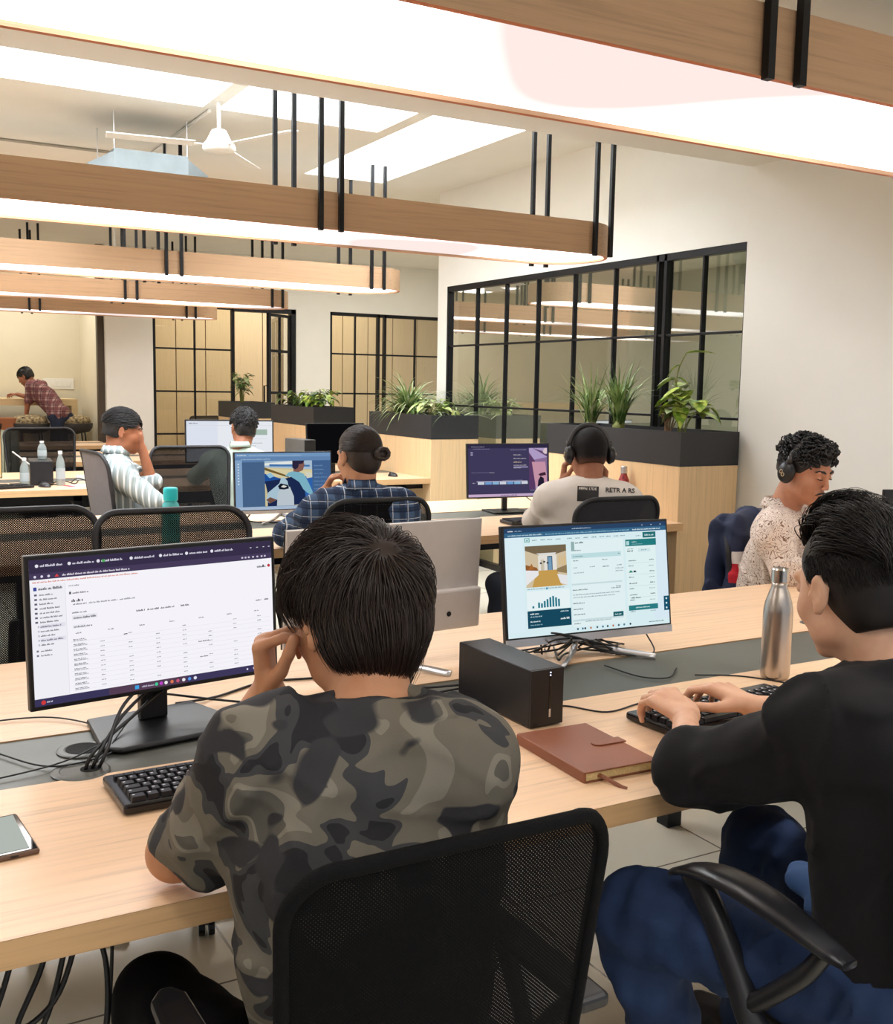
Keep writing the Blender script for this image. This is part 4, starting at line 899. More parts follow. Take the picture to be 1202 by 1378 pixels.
def office_chair(label, x, y, rz,  top=1.05, W=.47, H=.50, seat=.46, arms=True, mesh=None, frame=None, group='black mesh office chairs', rim=.0105, solid=None, spin=.3, name='office_chair', cr=.085, armz=.195):
    mesh = mesh or MESHF; frame = frame or FRM
    t = thing(name, label, 'chair', (x, y, 0), rz, group)
    by = -.22; zc = top-H/2; lean = .13
    def S_(u, v):
        w = W*(1.0 if v > 0 else 1+.22*v); c = .05
        return Vector((u*w, by-c*(1-(2*u)**2)+c*.4-lean*v*H-.05*math.cos(v*PI)*0, zc+v*H))
    ol = rrect(1, 1, cr/W if W else .2, 8)
    pts = [S_(px, py) for px, py in ol]
    # rim
    k = len(pts); rimb = MB(); vs = []; fs = []; n = 8
    for i in range(k):
        p = pts[i]; d = (pts[(i+1) % k]-pts[i-1]).normalized(); up = Vector((0,1,0)); up = (up-d*up.dot(d)).normalized(); w_ = d.cross(up)
        for j in range(n): a = 2*PI*j/n; vs.append(p+up*math.cos(a)*rim*1.15+w_*math.sin(a)*rim)
    for i in range(k):
        for j in range(n): q = (j+1) % n; i2 = (i+1) % k; fs.append((i*n+j, i*n+q, i2*n+q, i2*n+j))
    rimb.add(vs, fs); rimb.build('backrest_frame', frame, t, smooth=True)
    # sheet: scaled rings toward centre
    sb = MB(); rings = 7; vs = []
    for q in range(rings): 
        f = 1-q/rings*.999
        vs += [S_(px*f, py*f) for px, py in ol]
    vs.append(S_(0,0)); fs = []
    for q in range(rings-1):
        for i in range(k): i2 = (i+1) % k; fs.append((q*k+i, q*k+i2, (q+1)*k+i2, (q+1)*k+i))
    for i in range(k): fs.append(((rings-1)*k+i, (rings-1)*k+(i+1) % k, rings*k))
    sb.add(vs, fs); sb.build('backrest_mesh' if solid is None else 'backrest_shell', solid or mesh, t, smooth=True)
    # spine + lumbar
    MB().tube(bez([(0,by-.04,zc-H*.15),(0,by-.085,zc-H*.4),(0,by-.07,seat-.02),(0,-.05,seat-.06)], 5), .022, 8, sq=.5).build('back_support', BLKP, t, smooth=True)
    # seat
    sh = [(p[0], p[1]+.01) for p in rrect(.48, .46, .10, 6)]
    MB().prism(sh, seat-.05, seat).build('seat', FABK, t, bevel=.018, seg=3)
    MB().cyl((0,0,.12),(0,0,seat-.05), .025, n=14).build('gas_lift', BLKP, t)
    if arms:
        for s in (-1, 1):
            X = s*.27
            MB().prism([(X-.028,-.17),(X+.028,-.17),(X+.03,.02),(X+.026,.12),(X+.01,.145),(X-.01,.145),(X-.026,.12),(X-.03,.02)], seat+armz, seat+armz+.025).build('armrest_pad', BLKS, t, bevel=.009, seg=3)
            MB().tube(bez([(X,.10,seat+armz),(X*1.02,.06,seat+.08),(X*.98,.0,seat-.02),(X*.6,-.02,seat-.045)], 5), .016, 8).tube(bez([(X,-.14,seat+armz),(X*1.02,-.08,seat+.09),(X*.99,-.01,seat)], 5), .015, 8).build('armrest_bracket', BLKP, t, smooth=True)
    for i in range(5):
        a = spin+2*PI*i/5; c_, s_ = math.cos(a), math.sin(a)
        leg = MB().tube([(0.03*c_,.03*s_,.12),(.19*c_,.19*s_,.095),(.34*c_,.34*s_,.075)], [.024,.02,.015], 8, sq=.6).build('leg', BLKP, t, smooth=True)
        cm = MB(); cx, cy = .34*c_, .34*s_
        for q in (-1, 1): cm.cyl((cx-s_*.013*q-s_*.008, cy+c_*.013*q+c_*.008, .027),(cx-s_*.013*q+s_*.008, cy+c_*.013*q-c_*.008, .027), .027, n=16)
        cm.cyl((cx,cy,.03),(cx,cy,.075), .008, n=8); cm.build('castor', BLKP, leg)
    return t
# chair of the camouflage shirt man
office_chair('big black mesh chair backrest in the bottom centre, behind the camouflage shirt man', .625, 1.30, math.radians(0), top=.935, W=.455, H=.50, seat=.45, mesh=MESHN, frame=plain('chair_fabric_edge',(13,13,15),.85,spec=.15,bump=.6,bscale=500), rim=.010, cr=.07, spin=.1, armz=.135)
office_chair('black mesh chair facing us across the nearest desk, lower left with no one in it', .39, 3.10, math.radians(180), top=1.09, W=.49, H=.52, cr=.07, spin=.95, arms=False)
office_chair('empty black mesh chair in front of the teal bottle across the nearest desk', .84, 2.98, math.radians(180), top=1.085, W=.475, H=.50, cr=.07, spin=1.35, arms=False)
office_chair('black chair backrest behind the blue checked shirt man', 1.86, 4.08, math.radians(-4), top=1.02, W=.46, H=.46, cr=.09)
office_chair('navy black chair backrest behind the white shirt man', 3.0, 3.97, math.radians(-2), top=.995, W=.46, H=.44, cr=.09, solid=plain('navy_black_fabric',(22,23,32),.7,bump=.4,bscale=400))
office_chair('dark see through mesh chair between the striped shirt man and the blue screen', 1.80, 6.30, math.radians(176), top=1.075, W=.49, H=.55, cr=.06, arms=False)
office_chair('black mesh chair behind the clear bottles on the left', 1.33, 8.95, math.radians(186), top=1.08, W=.56, H=.50, cr=.07, arms=False)
office_chair('plain grey backed chair of the striped shirt man', 1.43, 6.34, math.radians(-84), top=1.07, W=.46, H=.60, solid=plain('grey_chair_shell',(104,98,100),.55), cr=.08, group=None, arms=False)
office_chair('dark chair behind the floral shirt man, carrying the navy jacket', 3.33, 3.02, math.radians(200), top=.91, W=.32, H=.34, cr=.09, arms=False)
for k,(x,y,rz,top,lab,mt) in enumerate(((4.05,14.35,20,1.02,'dark grey chair inside the timber room, left one',(70,68,66)),(4.75,14.15,-30,1.03,'navy chair inside the timber room behind the glass',(38,48,68)),(4.45,14.85,200,.9,'brown grey low chair between the two in the timber room',(96,86,76)))):
    office_chair(lab, x, y, math.radians(rz), top=top, W=.46, H=.5, solid=plain('lounge_shell_%d' % k, mt, .7), cr=.03, group=None, arms=False, name='meeting_chair')
# chair of the black sweater man
ch = office_chair('black chair of the black sweater man with a big curved armrest, bottom right', 1.53, 1.10, math.radians(0), top=.97, W=.46, H=.50, seat=.47, mesh=MESHN, arms=False, cr=.07, spin=.5)
for s in (-1, 1):
    X = s*.295
    def rib(w0):
        return [(X-w0,.0),(X+w0,.0)]
    # pad: curved top view slab swept along y
    vs = []; fs = []; N = 12
    for i in range(N+1):
        q = i/N; yy = .245-.375*q; zz = .665+.018*math.sin(PI*min(1,q*1.1))-.03*(1-q)**6-.016*q**4
        ww = .034*(math.sin(PI*(.10+.84*q))**.45); th = .022*(math.sin(PI*(.07+.88*q))**.35); xx = X+.010*math.sin(PI*q)*s
        for a in range(10): an = 2*PI*a/10; vs.append((xx+ww*math.copysign(abs(math.cos(an))**.6, math.cos(an)), yy, zz+th*.6*math.copysign(abs(math.sin(an))**.7, math.sin(an))))
    for i in range(N):
        for a in range(10): b_ = (a+1) % 10; fs.append((i*10+a, i*10+b_, (i+1)*10+b_, (i+1)*10+a))
    fs += [tuple(range(10)), tuple(range(N*10, N*10+10))[::-1]]
    MB().add(vs, fs).build('armrest_pad', BLKS, ch, smooth=True)
    MB().tube(bez([(X,.205,.655),(X,.15,.60),(X,.09,.52),(X,.04,.45),(X-s*.05,.0,.42)], 6), [.024]*25, 10, sq=.85).tube(bez([(X,-.09,.655),(X,-.055,.60),(X,-.005,.545),(X,.035,.505),(X,.055,.49)], 6), [.018]*25, 10, sq=.8).build('armrest_bracket', BLKS, ch, smooth=True)

# jacket hanging over the floral man's chair
NAVY = plain('navy_jacket', (30,40,70), .8, var=.08, bump=.3, bscale=60)
REDJ = plain('red_stripe', (190,24,44), .8); WHJ = plain('white_stripe', (222,214,210), .8)
# ================================================================== BAR COUNTER, STOOLS, BACK ITEMS
t = thing('bar_counter', 'long pale wooden bar counter against the cream alcove wall', 'counter', (2.2,15.3,0))
MB().box(-5.0,.46,-.15,.55,1.13,1.22).build('counter_top', CTRW, t, bevel=.003); MB().box(.38,.46,-.15,.55,0,1.13).build('side_panel', CTRW, t)
STOOLM = plain('stool_shell', (40,34,32), .6); CUSH = plain('patterned_cushion', (150,132,100), .9, var=.95, scale=30)
def stool(x, y, lab):
    t = thing('bar_stool', lab, 'stool', (x,y,0), 0, 'bar stools at the counter')
    MB().lathe([(.06,.76),(.20,.79),(.24,.84),(.25,.90),(.24,.905),(.22,.86),(.05,.80)], n=24).build('bucket_seat', STOOLM, t, smooth=True)
    MB().lathe([(.02,.80),(.19,.83),(.225,.92),(.20,.99),(.03,1.02)], n=24).build('cushion', CUSH, t, smooth=True)
    for sx in (-1,1):
        for sy in (-1,1): MB().tube([(sx*.12,sy*.12,.79),(sx*.20,sy*.20,0)], .009, 6).build('leg', BLKM, t)
    MB().tube([(.18,.18,.25),(-.18,.18,.25),(-.18,-.18,.25),(.18,-.18,.25),(.18,.18,.25)], .008, 6).build('footrest', BLKM, t)
    return t
stool(2.55,14.86,'bar stool right of the standing man'); stool(2.0,14.86,'bar stool half hidden behind the arms of the standing man'); stool(1.42,14.86,'bar stool at the left edge of the alcove')
t = thing('switch_plate', 'white wall switch plate on the cream alcove wall', 'switch plate', (2.55,16.0,1.42))
MB().box(-.21,.21,-.012,0,-.075,.075).build('plate', WHITEP, t, bevel=.003)
for k in range(5): MB().box(-.17+.07*k,-.12+.07*k,-.017,-.012,-.04,.04).build('switch', WHITEP, t, bevel=.002)
t = thing('low_cabinet', 'low cabinet with a rust brown side and pale end post at the left edge', 'cabinet', (1.72,14.95,0))
MB().box(-1.2,.18,-.2,.2,.0,.97).build('carcass', plain('rust_wood',(156,92,54),.6,var=.08,scale=4), t); MB().box(.18,.28,-.22,.22,0,.93).build('end_post', CTRW, t)
t = thing('slatted_panel', 'pale grey green slatted screen panel behind the third desk at left', 'panel', (.6,9.75,0))
m = MB()
for k in range(30): m.box(-.9+.05*k,-.86+.05*k,-.012,.012,0,1.02)
m.build('slats', plain('sage_slats',(170,172,150),.7), t); MB().box(-.92,.62,.012,.03,0,1.04).build('backing', plain('sage_backing',(150,150,130),.7), t)
# ================================================================== SCULPTING: smooth signed-distance fields -> one continuous surface
V = lambda *a: np.array(a, float)
def nrm(v): v = np.asarray(v, float); return v/(np.linalg.norm(v)+1e-12)
class Field:
    def __init__(s, lo, hi, h):
        s.h = h; s.lo = np.array(lo, float); n = np.ceil((np.array(hi)-s.lo)/h).astype(int)+1; s.n = n
        s.F = np.full(tuple(n), 1.0, np.float32)
    def sub(s, lo, hi):
        a = np.clip(np.floor((lo-s.lo)/s.h).astype(int), 0, s.n-1); b = np.clip(np.ceil((hi-s.lo)/s.h).astype(int)+1, 1, s.n)
        if np.any(b <= a): return None, None
        ax = [(s.lo[i]+s.h*np.arange(a[i], b[i])).astype(np.float32) for i in range(3)]
        return (slice(a[0],b[0]), slice(a[1],b[1]), slice(a[2],b[2])), (ax[0][:,None,None], ax[1][None,:,None], ax[2][None,None,:])
    def put(s, sl, d, k, op):
        F = s.F[sl]
        if op == 'u':
            if k > 0:
                hh = np.clip(.5+.5*(F-d)/k, 0, 1); s.F[sl] = F*(1-hh)+d*hh-k*hh*(1-hh)
            else: s.F[sl] = np.minimum(F, d)
        elif op == 's':
            if k > 0:
                hh = np.clip(.5-.5*(F+d)/k, 0, 1); s.F[sl] = F*(1-hh)-d*hh+k*hh*(1-hh)
            else: s.F[sl] = np.maximum(F, -d)
    def cap(s, a, b, ra, rb=None, k=.02, op='u', flat=None):
        """tapered capsule; flat=(direction, factor<1) squashes it"""
        rb = ra if rb is None else rb; a = np.array(a, float); b = np.array(b, float); m = max(ra, rb)+k+3*s.h
        sl, X = s.sub(np.minimum(a,b)-m, np.maximum(a,b)+m)
        if sl is None: return
        P = [X[i]-a[i] for i in range(3)]; ab = b-a
        if flat is not None:
            n = nrm(flat[0]); f = 1/flat[1]-1; dn = sum(P[i]*n[i] for i in range(3)); an = ab@n
            P = [P[i]+n[i]*dn*f for i in range(3)]; ab = ab+n*an*f
        L = ab@ab+1e-12; t = np.clip(sum(P[i]*ab[i] for i in range(3))/L, 0, 1)
        d = np.sqrt(sum((P[i]-t*ab[i])**2 for i in range(3)))-(ra+(rb-ra)*t)
        if flat is not None: d = d*max(flat[1], .6)
        s.put(sl, d.astype(np.float32), k, op)
    def ell(s, c, r, R=None, k=.02, op='u'):
        """ellipsoid; R columns = local axes"""
        c = np.array(c, float); r = np.array(r, float); R = np.eye(3) if R is None else R; m = r.max()+k+3*s.h
        sl, X = s.sub(c-m, c+m)
        if sl is None: return
        P = [X[i]-c[i] for i in range(3)]
        q = [sum(P[i]*R[i,j] for i in range(3)) for j in range(3)]
        k0 = np.sqrt(sum((q[j]/r[j])**2 for j in range(3))); k1 = np.sqrt(sum((q[j]/r[j]**2)**2 for j in range(3)))+1e-9
        s.put(sl, (k0*(k0-1)/k1).astype(np.float32), k, op)
    def cut(s, c, n, rad):
        """remove what lies beyond the plane (c,n) within rad of c"""
        c = np.array(c, float); n = nrm(n); sl, X = s.sub(c-rad, c+rad)
        if sl is None: return
        P = [X[i]-c[i] for i in range(3)]; d = sum(P[i]*n[i] for i in range(3)); rr = np.sqrt(sum(p*p for p in P))
        F = s.F[sl]; s.F[sl] = np.where(rr < rad, np.maximum(F, d), F).astype(np.float32)
    def disp(s, fn, band=.05):
        x = [s.lo[i]+s.h*np.arange(s.n[i]) for i in range(3)]
        X = (x[0][:,None,None], x[1][None,:,None], x[2][None,None,:]); s.F = (s.F+fn(*X)).astype(np.float32)
    def mesh(s):
        F = s.F; F[0]=F[-1]=1; F[:,0]=F[:,-1]=1; F[:,:,0]=F[:,:,-1]=1
        I = F < 0; n = s.n
        cnt = np.zeros(tuple(n-1), np.int8)
        for dx in (0,1):
            for dy in (0,1):
                for dz in (0,1): cnt += I[dx:n[0]-1+dx, dy:n[1]-1+dy, dz:n[2]-1+dz]
        act = (cnt > 0) & (cnt < 8); idx = np.argwhere(act)
        ids = np.full(tuple(n-1), -1, np.int64); ids[act] = np.arange(len(idx))
        acc = np.zeros((len(idx),3)); num = np.zeros(len(idx)); i,j,k = idx.T
        C = [(a,b,c) for a in (0,1) for b in (0,1) for c in (0,1)]
        for a in C:
            for ax in range(3):
                if a[ax] == 1: continue
                b = list(a); b[ax] = 1
                f0 = F[i+a[0],j+a[1],k+a[2]]; f1 = F[i+b[0],j+b[1],k+b[2]]
                m = (f0 < 0) != (f1 < 0); t = np.where(m, f0/(f0-f1+1e-20), 0)
                p = np.array(a,float)[None]+np.zeros((len(idx),3)); p[:,ax] += t
                acc[m] += p[m]; num[m] += 1
        v = (idx+acc/num[:,None])*s.h+s.lo; faces = []
        for ax in range(3):
            o = [0,1,2]; o.remove(ax); u, w = o
            sl0 = [slice(None)]*3; sl1 = [slice(None)]*3; sl0[ax] = slice(0,-1); sl1[ax] = slice(1,None)
            A = I[tuple(sl0)]; B = I[tuple(sl1)]; e = np.argwhere(A != B)
            e = e[(e[:,u] > 0) & (e[:,w] > 0) & (e[:,u] < n[u]-1) & (e[:,w] < n[w]-1)]
            def cid(du, dw):
                q = e.copy(); q[:,u] -= du; q[:,w] -= dw; return ids[q[:,0],q[:,1],q[:,2]]
            q = np.stack([cid(1,1), cid(0,1), cid(0,0), cid(1,0)], 1)
            flip = A[e[:,0],e[:,1],e[:,2]]
            if ax == 1: flip = ~flip
            q[~flip] = q[~flip][:, ::-1]; faces.append(q)
        f = np.concatenate(faces); f = f[(f >= 0).all(1)]
        return v, f
def obj_np(name, v, f, mats, parent, mi=None, world=True, smooth=True, relax=0):
    if relax:
        e = np.concatenate([f[:,[0,1]], f[:,[1,2]], f[:,[2,3]], f[:,[3,0]]]); e = np.concatenate([e, e[:, ::-1]])
        for _ in range(relax):
            s = np.zeros_like(v); c = np.zeros(len(v)); np.add.at(s, e[:,0], v[e[:,1]]); np.add.at(c, e[:,0], 1); v = v*.5+.5*s/np.maximum(c,1)[:,None]
    if world and parent is not None:
        M = np.array(parent_world(parent).inverted()); v = v@M[:3,:3].T+M[:3,3]
    me = bpy.data.meshes.new(name); me.vertices.add(len(v)); me.vertices.foreach_set('co', v.astype(np.float32).ravel())
    nf = len(f); me.loops.add(nf*4); me.loops.foreach_set('vertex_index', f.astype(np.int32).ravel())
    me.polygons.add(nf); me.polygons.foreach_set('loop_start', np.arange(nf, dtype=np.int32)*4)
    for m in (mats if isinstance(mats, (list,tuple)) else [mats]): me.materials.append(m)
    if mi is not None: me.polygons.foreach_set('material_index', mi.astype(np.int32))
    me.update(calc_edges=True); me.validate()
    if smooth: me.polygons.foreach_set('use_smooth', [True]*len(me.polygons))
    o = bpy.data.objects.new(name, me); COL.objects.link(o); o.parent = parent; return o
def vnoise(seed, freq, amp, aniso=(1,1,1), octs=2):
    """cheap smooth pseudo-noise from rotated sines"""
    r = np.random.default_rng(seed); terms = []
    for o in range(octs):
        for _ in range(5):
            k = r.normal(size=3); k = k/np.linalg.norm(k)*freq*(1.9**o)*np.array(aniso); terms.append((k, r.uniform(0,6.28), amp/(1.7**o)/2.2))
    def fn(x, y, z):
        s = 0
        for k, p, a in terms: s = s+a*np.sin(k[0]*x+k[1]*y+k[2]*z+p)
        return s
    return fn
def ridge(seed, freq, amp, aniso=(1,1,1), w=.28):
    """long wandering cloth folds: thin raised lines"""
    r = np.random.default_rng(seed); T = []
    for _ in range(6):
        k = r.normal(size=3); k = k/np.linalg.norm(k)*freq*r.uniform(.6,1.3)*np.array(aniso); T.append((k, r.uniform(0, 6.28)))
    def fn(x, y, z):
        s = 0
        for k, p in T: s = s+np.sin(k[0]*x+k[1]*y+k[2]*z+p)
        return -amp*np.exp(-(s/6**.5*1.4/w)**2)
    return fn
def basis(fd, pitch=0, rollv=0):
    """columns right, face, up of a head looking along fd (xy), nodding down by pitch degrees"""
    f = nrm(V(fd[0], fd[1], 0)); p = math.radians(pitch); z = V(0,0,1)
    F = f*math.cos(p)-z*math.sin(p); U = z*math.cos(p)+f*math.sin(p); R = np.cross(F, U)
    if rollv:
        a = math.radians(rollv); R, U = R*math.cos(a)+U*math.sin(a), -R*math.sin(a)+U*math.cos(a)
    return np.stack([R, F, U], 1)
def head_sdf(f, c, B, s=1.0, ears=True, detail=True, jaw=1.0):
    g = lambda x, y, z: c+B@(V(x, y, z)*s)
    f.ell(g(0,-.012,.028), V(.074,.093,.084)*s, B, .02)
    f.ell(g(0,.028,-.028), V(.062,.062,.082)*s, B, .03)
    f.ell(g(0,.035,-.072), V(.046*jaw,.048,.036)*s, B, .02); f.ell(g(0,.074,-.096), V(.019,.016,.015)*s, B, .02)
    for q in (-1,1):
        f.ell(g(q*.040,.052,-.028), V(.024,.026,.024)*s, B, .02)
        f.ell(g(q*.050,.018,-.066), V(.014,.03,.022)*s, B, .02)
    if detail:
        f.cap(g(-.036,.082,.026), g(.036,.082,.026), .010*s, k=.012)
        for q in (-1,1): f.ell(g(q*.030,.098,.008), V(.016,.014,.010)*s, B, .010, 's')
        for q in (-1,1): f.ell(g(q*.030,.080,.006), V(.013,.013,.0095)*s, B, .004)
        f.cap(g(0,.090,.018), g(0,.106,-.022), .0070*s, .0098*s, k=.010)
        for q in (-1,1): f.ell(g(q*.011,.102,-.029), V(.0075,.009,.006)*s, B, .006)
        f.ell(g(0,.086,-.050), V(.024,.012,.010)*s, B, .010)
        f.ell(g(0,.094,-.0545), V(.021,.009,.0052)*s, B, .004); f.ell(g(0,.0925,-.0645), V(.018,.009,.0058)*s, B, .004)
    if ears:
        for q in (-1,1):
            E_ = B@np.array([[math.cos(q*.35),math.sin(q*.35),0],[-math.sin(q*.35),math.cos(q*.35),0],[0,0,1]])
            f.ell(g(q*.080,-.008,-.004), V(.007,.0155,.029)*s, E_, .005)
            f.ell(g(q*.088,-.004,-.002), V(.006,.010,.019)*s, E_, .003, 's')
            f.ell(g(q*.080,-.001,-.030), V(.006,.009,.010)*s, E_, .005)
            f.ell(g(q*.082,.008,-.006), V(.005,.005,.007)*s, E_, .004)
def hand_sdf(f, w, d, n, side, curl=(.5,.5,.5,.5), thumb=(.6,.5), s=1.0, spread=.10, k=.006, mcp=None):
    """w wrist, d wrist->knuckles, n back-of-hand normal, side +1: thumb on the d x n side"""
    d = nrm(d); n = nrm(n-d*(n@d)); t = np.cross(d, n)*side
    P = lambda a, b, c: w+(d*a+t*b+n*c)*s
    for b0, b1 in ((-.012,-.030),(-.004,-.010),(.006,.010),(.014,.028)):
        f.cap(P(.005,b0,0), P(.078 if b1 > -.02 else .070,b1*.95,0), .0125*s, .0115*s, k=.012)
    L = [(.040,.026,.021,.0088),(.045,.030,.022,.0090),(.041,.028,.021,.0086),(.032,.020,.018,.0076)]
    for i in range(4):
        b = (.030,.010,-.010,-.029)[i]; base = P((.082,.086,.082,.073)[i], b, .002); c = curl[i] if hasattr(curl,'__len__') else curl
        ang = (-.1+c*.45) if mcp is None else mcp+.05*i; dirn = nrm(d+t*(spread*(1.2-i*.8)))
        p = base
        for j in range(3):
            dd = dirn*math.cos(ang)-n*math.sin(ang); q = p+dd*L[i][j]*s; r = L[i][3]*s*(1-.10*j)
            f.cap(p, q, r, r*.90, k=k if j == 0 else .003); p = q; ang += c*(1.05 if j == 0 else .75)
    a = P(.018,.024,-.004); dd = nrm(d*math.cos(thumb[0])+t*math.sin(thumb[0])-n*thumb[1]); b = a+dd*.042*s; f.cap(a, b, .0135*s, .0105*s, k=.010)
    dd = nrm(dd*.9+d*.35-t*.15*thumb[1]); c = b+dd*.032*s; f.cap(b, c, .0100*s, .0092*s, k=.004); dd = nrm(dd+d*.25-t*.2*thumb[1]); f.cap(c, c+dd*.024*s, .0092*s, .0080*s, k=.003)
def skinmat(name, rgb, rough=.5):
    m, nt, b = nodes_of(name); setc(b, rgb, rough, 0, .4); b.inputs['Subsurface Weight'].default_value = .12; b.inputs['Subsurface Radius'].default_value = (.02,.008,.004); b.inputs['Subsurface Scale'].default_value = .5
    tc = nt.nodes.new('ShaderNodeTexCoord'); n = nt.nodes.new('ShaderNodeTexNoise'); n.inputs['Scale'].default_value = 25; n.inputs['Detail'].default_value = 4
    cr = nt.nodes.new('ShaderNodeValToRGB'); c = np.array(lin(rgb)); cr.color_ramp.elements[0].color = (*(c*V(.93,.84,.80)),1); cr.color_ramp.elements[1].color = (*np.minimum(c*1.07,1),1)
    cr.color_ramp.elements[0].position = .3; cr.color_ramp.elements[1].position = .7
    nt.links.new(tc.outputs['Object'], n.inputs['Vector']); nt.links.new(n.outputs['Fac'], cr.inputs['Fac']); nt.links.new(cr.outputs['Color'], b.inputs['Base Color'])
    n2 = nt.nodes.new('ShaderNodeTexNoise'); n2.inputs['Scale'].default_value = 420; bp = nt.nodes.new('ShaderNodeBump'); bp.inputs['Strength'].default_value = .12; bp.inputs['Distance'].default_value = .001
    nt.links.new(tc.outputs['Object'], n2.inputs['Vector']); nt.links.new(n2.outputs['Fac'], bp.inputs['Height']); nt.links.new(bp.outputs['Normal'], b.inputs['Normal'])
    return m
def hairmat(name, rgb, rough=.34, spec=.5):
    m, nt, b = nodes_of(name); setc(b, rgb, rough, 0, spec)
    tc = nt.nodes.new('ShaderNodeTexCoord'); n = nt.nodes.new('ShaderNodeTexNoise'); n.inputs['Scale'].default_value = 60
    cr = nt.nodes.new('ShaderNodeValToRGB'); c = np.array(lin(rgb)); cr.color_ramp.elements[0].color = (*(c*.6),1); cr.color_ramp.elements[1].color = (*np.minimum(c*1.5,1),1)
    nt.links.new(tc.outputs['Object'], n.inputs['Vector']); nt.links.new(n.outputs['Fac'], cr.inputs['Fac']); nt.links.new(cr.outputs['Color'], b.inputs['Base Color']); return m
# ---- hair strands swept over an ellipsoidal scalp
def strands(c, B, s, roots, flow, L, lift, r, seg=7, jit=.25, grav=.0, seed=1, ctr=(0,-.012,.028), rad=(.078,.097,.088), wave=0., tip=.15, hang=None):
    """roots: unit vectors (head-local) ; flow(u)->tangent dir local; returns verts/faces of thin 3-sided strands"""
    g = np.random.default_rng(seed); R = np.array(rad)*s; C = np.array(ctr)*s; vs = []; fs = []; base = 0
    for u in roots:
        u = nrm(u); l = L(u) if callable(L) else L; l *= g.uniform(.75, 1.1); lf = (lift(u) if callable(lift) else lift)*g.uniform(.6, 1.25)
        j = g.normal(size=3)*jit; st = l/seg; p = u.copy(); out = 0; pts = []; ph = g.uniform(0, 6.28); wa = g.normal(size=3)
        for k in range(seg+1):
            t = k/seg; off = lf*math.sin(min(t*1.35, 1)*PI/2)*(1-.35*t*t)
            q = C+R*p+p*(off*s)
            if wave: q = q+np.cross(p, wa)*wave*s*math.sin(t*9+ph)*t
            if hang is not None and k > 0 and p[2] < hang: q = pts[-1]+V(0,.0,-1)*st*s*.95+(q-pts[-1])*V(.3,.3,0)
            pts.append(q)
            d = flow(p)+j*.5; d = d+V(0,0,-1)*grav*t; d = d-p*(d@p); d = nrm(d)
            p = nrm(p+d*(st*s/np.mean(R)))
        pts = np.array(pts); pw = c+pts@B.T
        for k in range(seg+1):
            dd = nrm(pw[min(k+1,seg)]-pw[max(k-1,0)]); a = nrm(np.cross(dd, pw[k]-c)); b = np.cross(dd, a); rr = r*s*(1-(1-tip)*(k/seg)**1.5)
            vs += [pw[k]+a*rr, pw[k]+b*rr*.8-a*rr*.5, pw[k]-b*rr*.6-a*rr*.6]
        for k in range(seg):
            for q in range(3): q2 = (q+1) % 3; fs.append((base+k*3+q, base+k*3+q2, base+k*3+3+q2, base+k*3+3+q))
        base += (seg+1)*3
    return np.array(vs), np.array(fs)
def sph(n, keep, seed=0):
    g = np.random.default_rng(seed); out = []
    while len(out) < n:
        u = g.normal(size=3); u /= np.linalg.norm(u)
        k = keep(u)
        if k is True or (k is not False and g.random() < k): out.append(u)
    return out
def hair_cap(c, B, s, fn, h=.004, ctr=(0,-.012,.028), rad=(.079,.098,.089)):
    """close-fitting scalp cap, trimmed by fn(field, g)"""
    f = Field(c-.16*s-.01, c+.16*s+.01, h); g = lambda x, y, z: c+B@(V(x, y, z)*s)
    f.ell(g(*ctr), V(*rad)*s, B, 0); fn(f, g); return f
def join(a, b):
    if a is None: return b
    return np.concatenate([a[0], b[0]]), np.concatenate([a[1], b[1]+len(a[0])])
# ================================================================== CLOTH MATERIALS
def ramp_mat(name, stops, scale, detail=2, rough=.85, distort=0, kind='noise', bump=.3, bscale=700, interp='CONSTANT', seedoff=(0,0,0)):
    m, nt, b = nodes_of(name); setc(b, (100,100,100), rough, 0, .2)
    tc = nt.nodes.new('ShaderNodeTexCoord'); mp = nt.nodes.new('ShaderNodeMapping'); mp.inputs['Location'].default_value = seedoff
    mp.inputs['Scale'].default_value = scale if hasattr(scale,'__len__') else (scale,)*3
    nt.links.new(tc.outputs['Object'], mp.inputs['Vector'])
    if kind == 'noise':
        n = nt.nodes.new('ShaderNodeTexNoise'); n.inputs['Scale'].default_value = 1; n.inputs['Detail'].default_value = detail; n.inputs['Distortion'].default_value = distort; out = n.outputs['Fac']
    else:
        n = nt.nodes.new('ShaderNodeTexVoronoi'); n.feature = 'DISTANCE_TO_EDGE'; n.inputs['Scale'].default_value = 1; out = n.outputs['Distance']
    nt.links.new(mp.outputs['Vector'], n.inputs['Vector'])
    cr = nt.nodes.new('ShaderNodeValToRGB'); cr.color_ramp.interpolation = interp
    while len(cr.color_ramp.elements) < len(stops): cr.color_ramp.elements.new(.5)
    for e, (p, c) in zip(cr.color_ramp.elements, stops): e.position = p; e.color = (*lin(c), 1)
    nt.links.new(out, cr.inputs['Fac']); nt.links.new(cr.outputs['Color'], b.inputs['Base Color'])
    n2 = nt.nodes.new('ShaderNodeTexNoise'); n2.inputs['Scale'].default_value = bscale; bp = nt.nodes.new('ShaderNodeBump'); bp.inputs['Strength'].default_value = bump; bp.inputs['Distance'].default_value = .001
    nt.links.new(tc.outputs['Object'], n2.inputs['Vector']); nt.links.new(n2.outputs['Fac'], bp.inputs['Height']); nt.links.new(bp.outputs['Normal'], b.inputs['Normal'])
    m['cr'] = 1; return m, nt, b, n, mp, cr
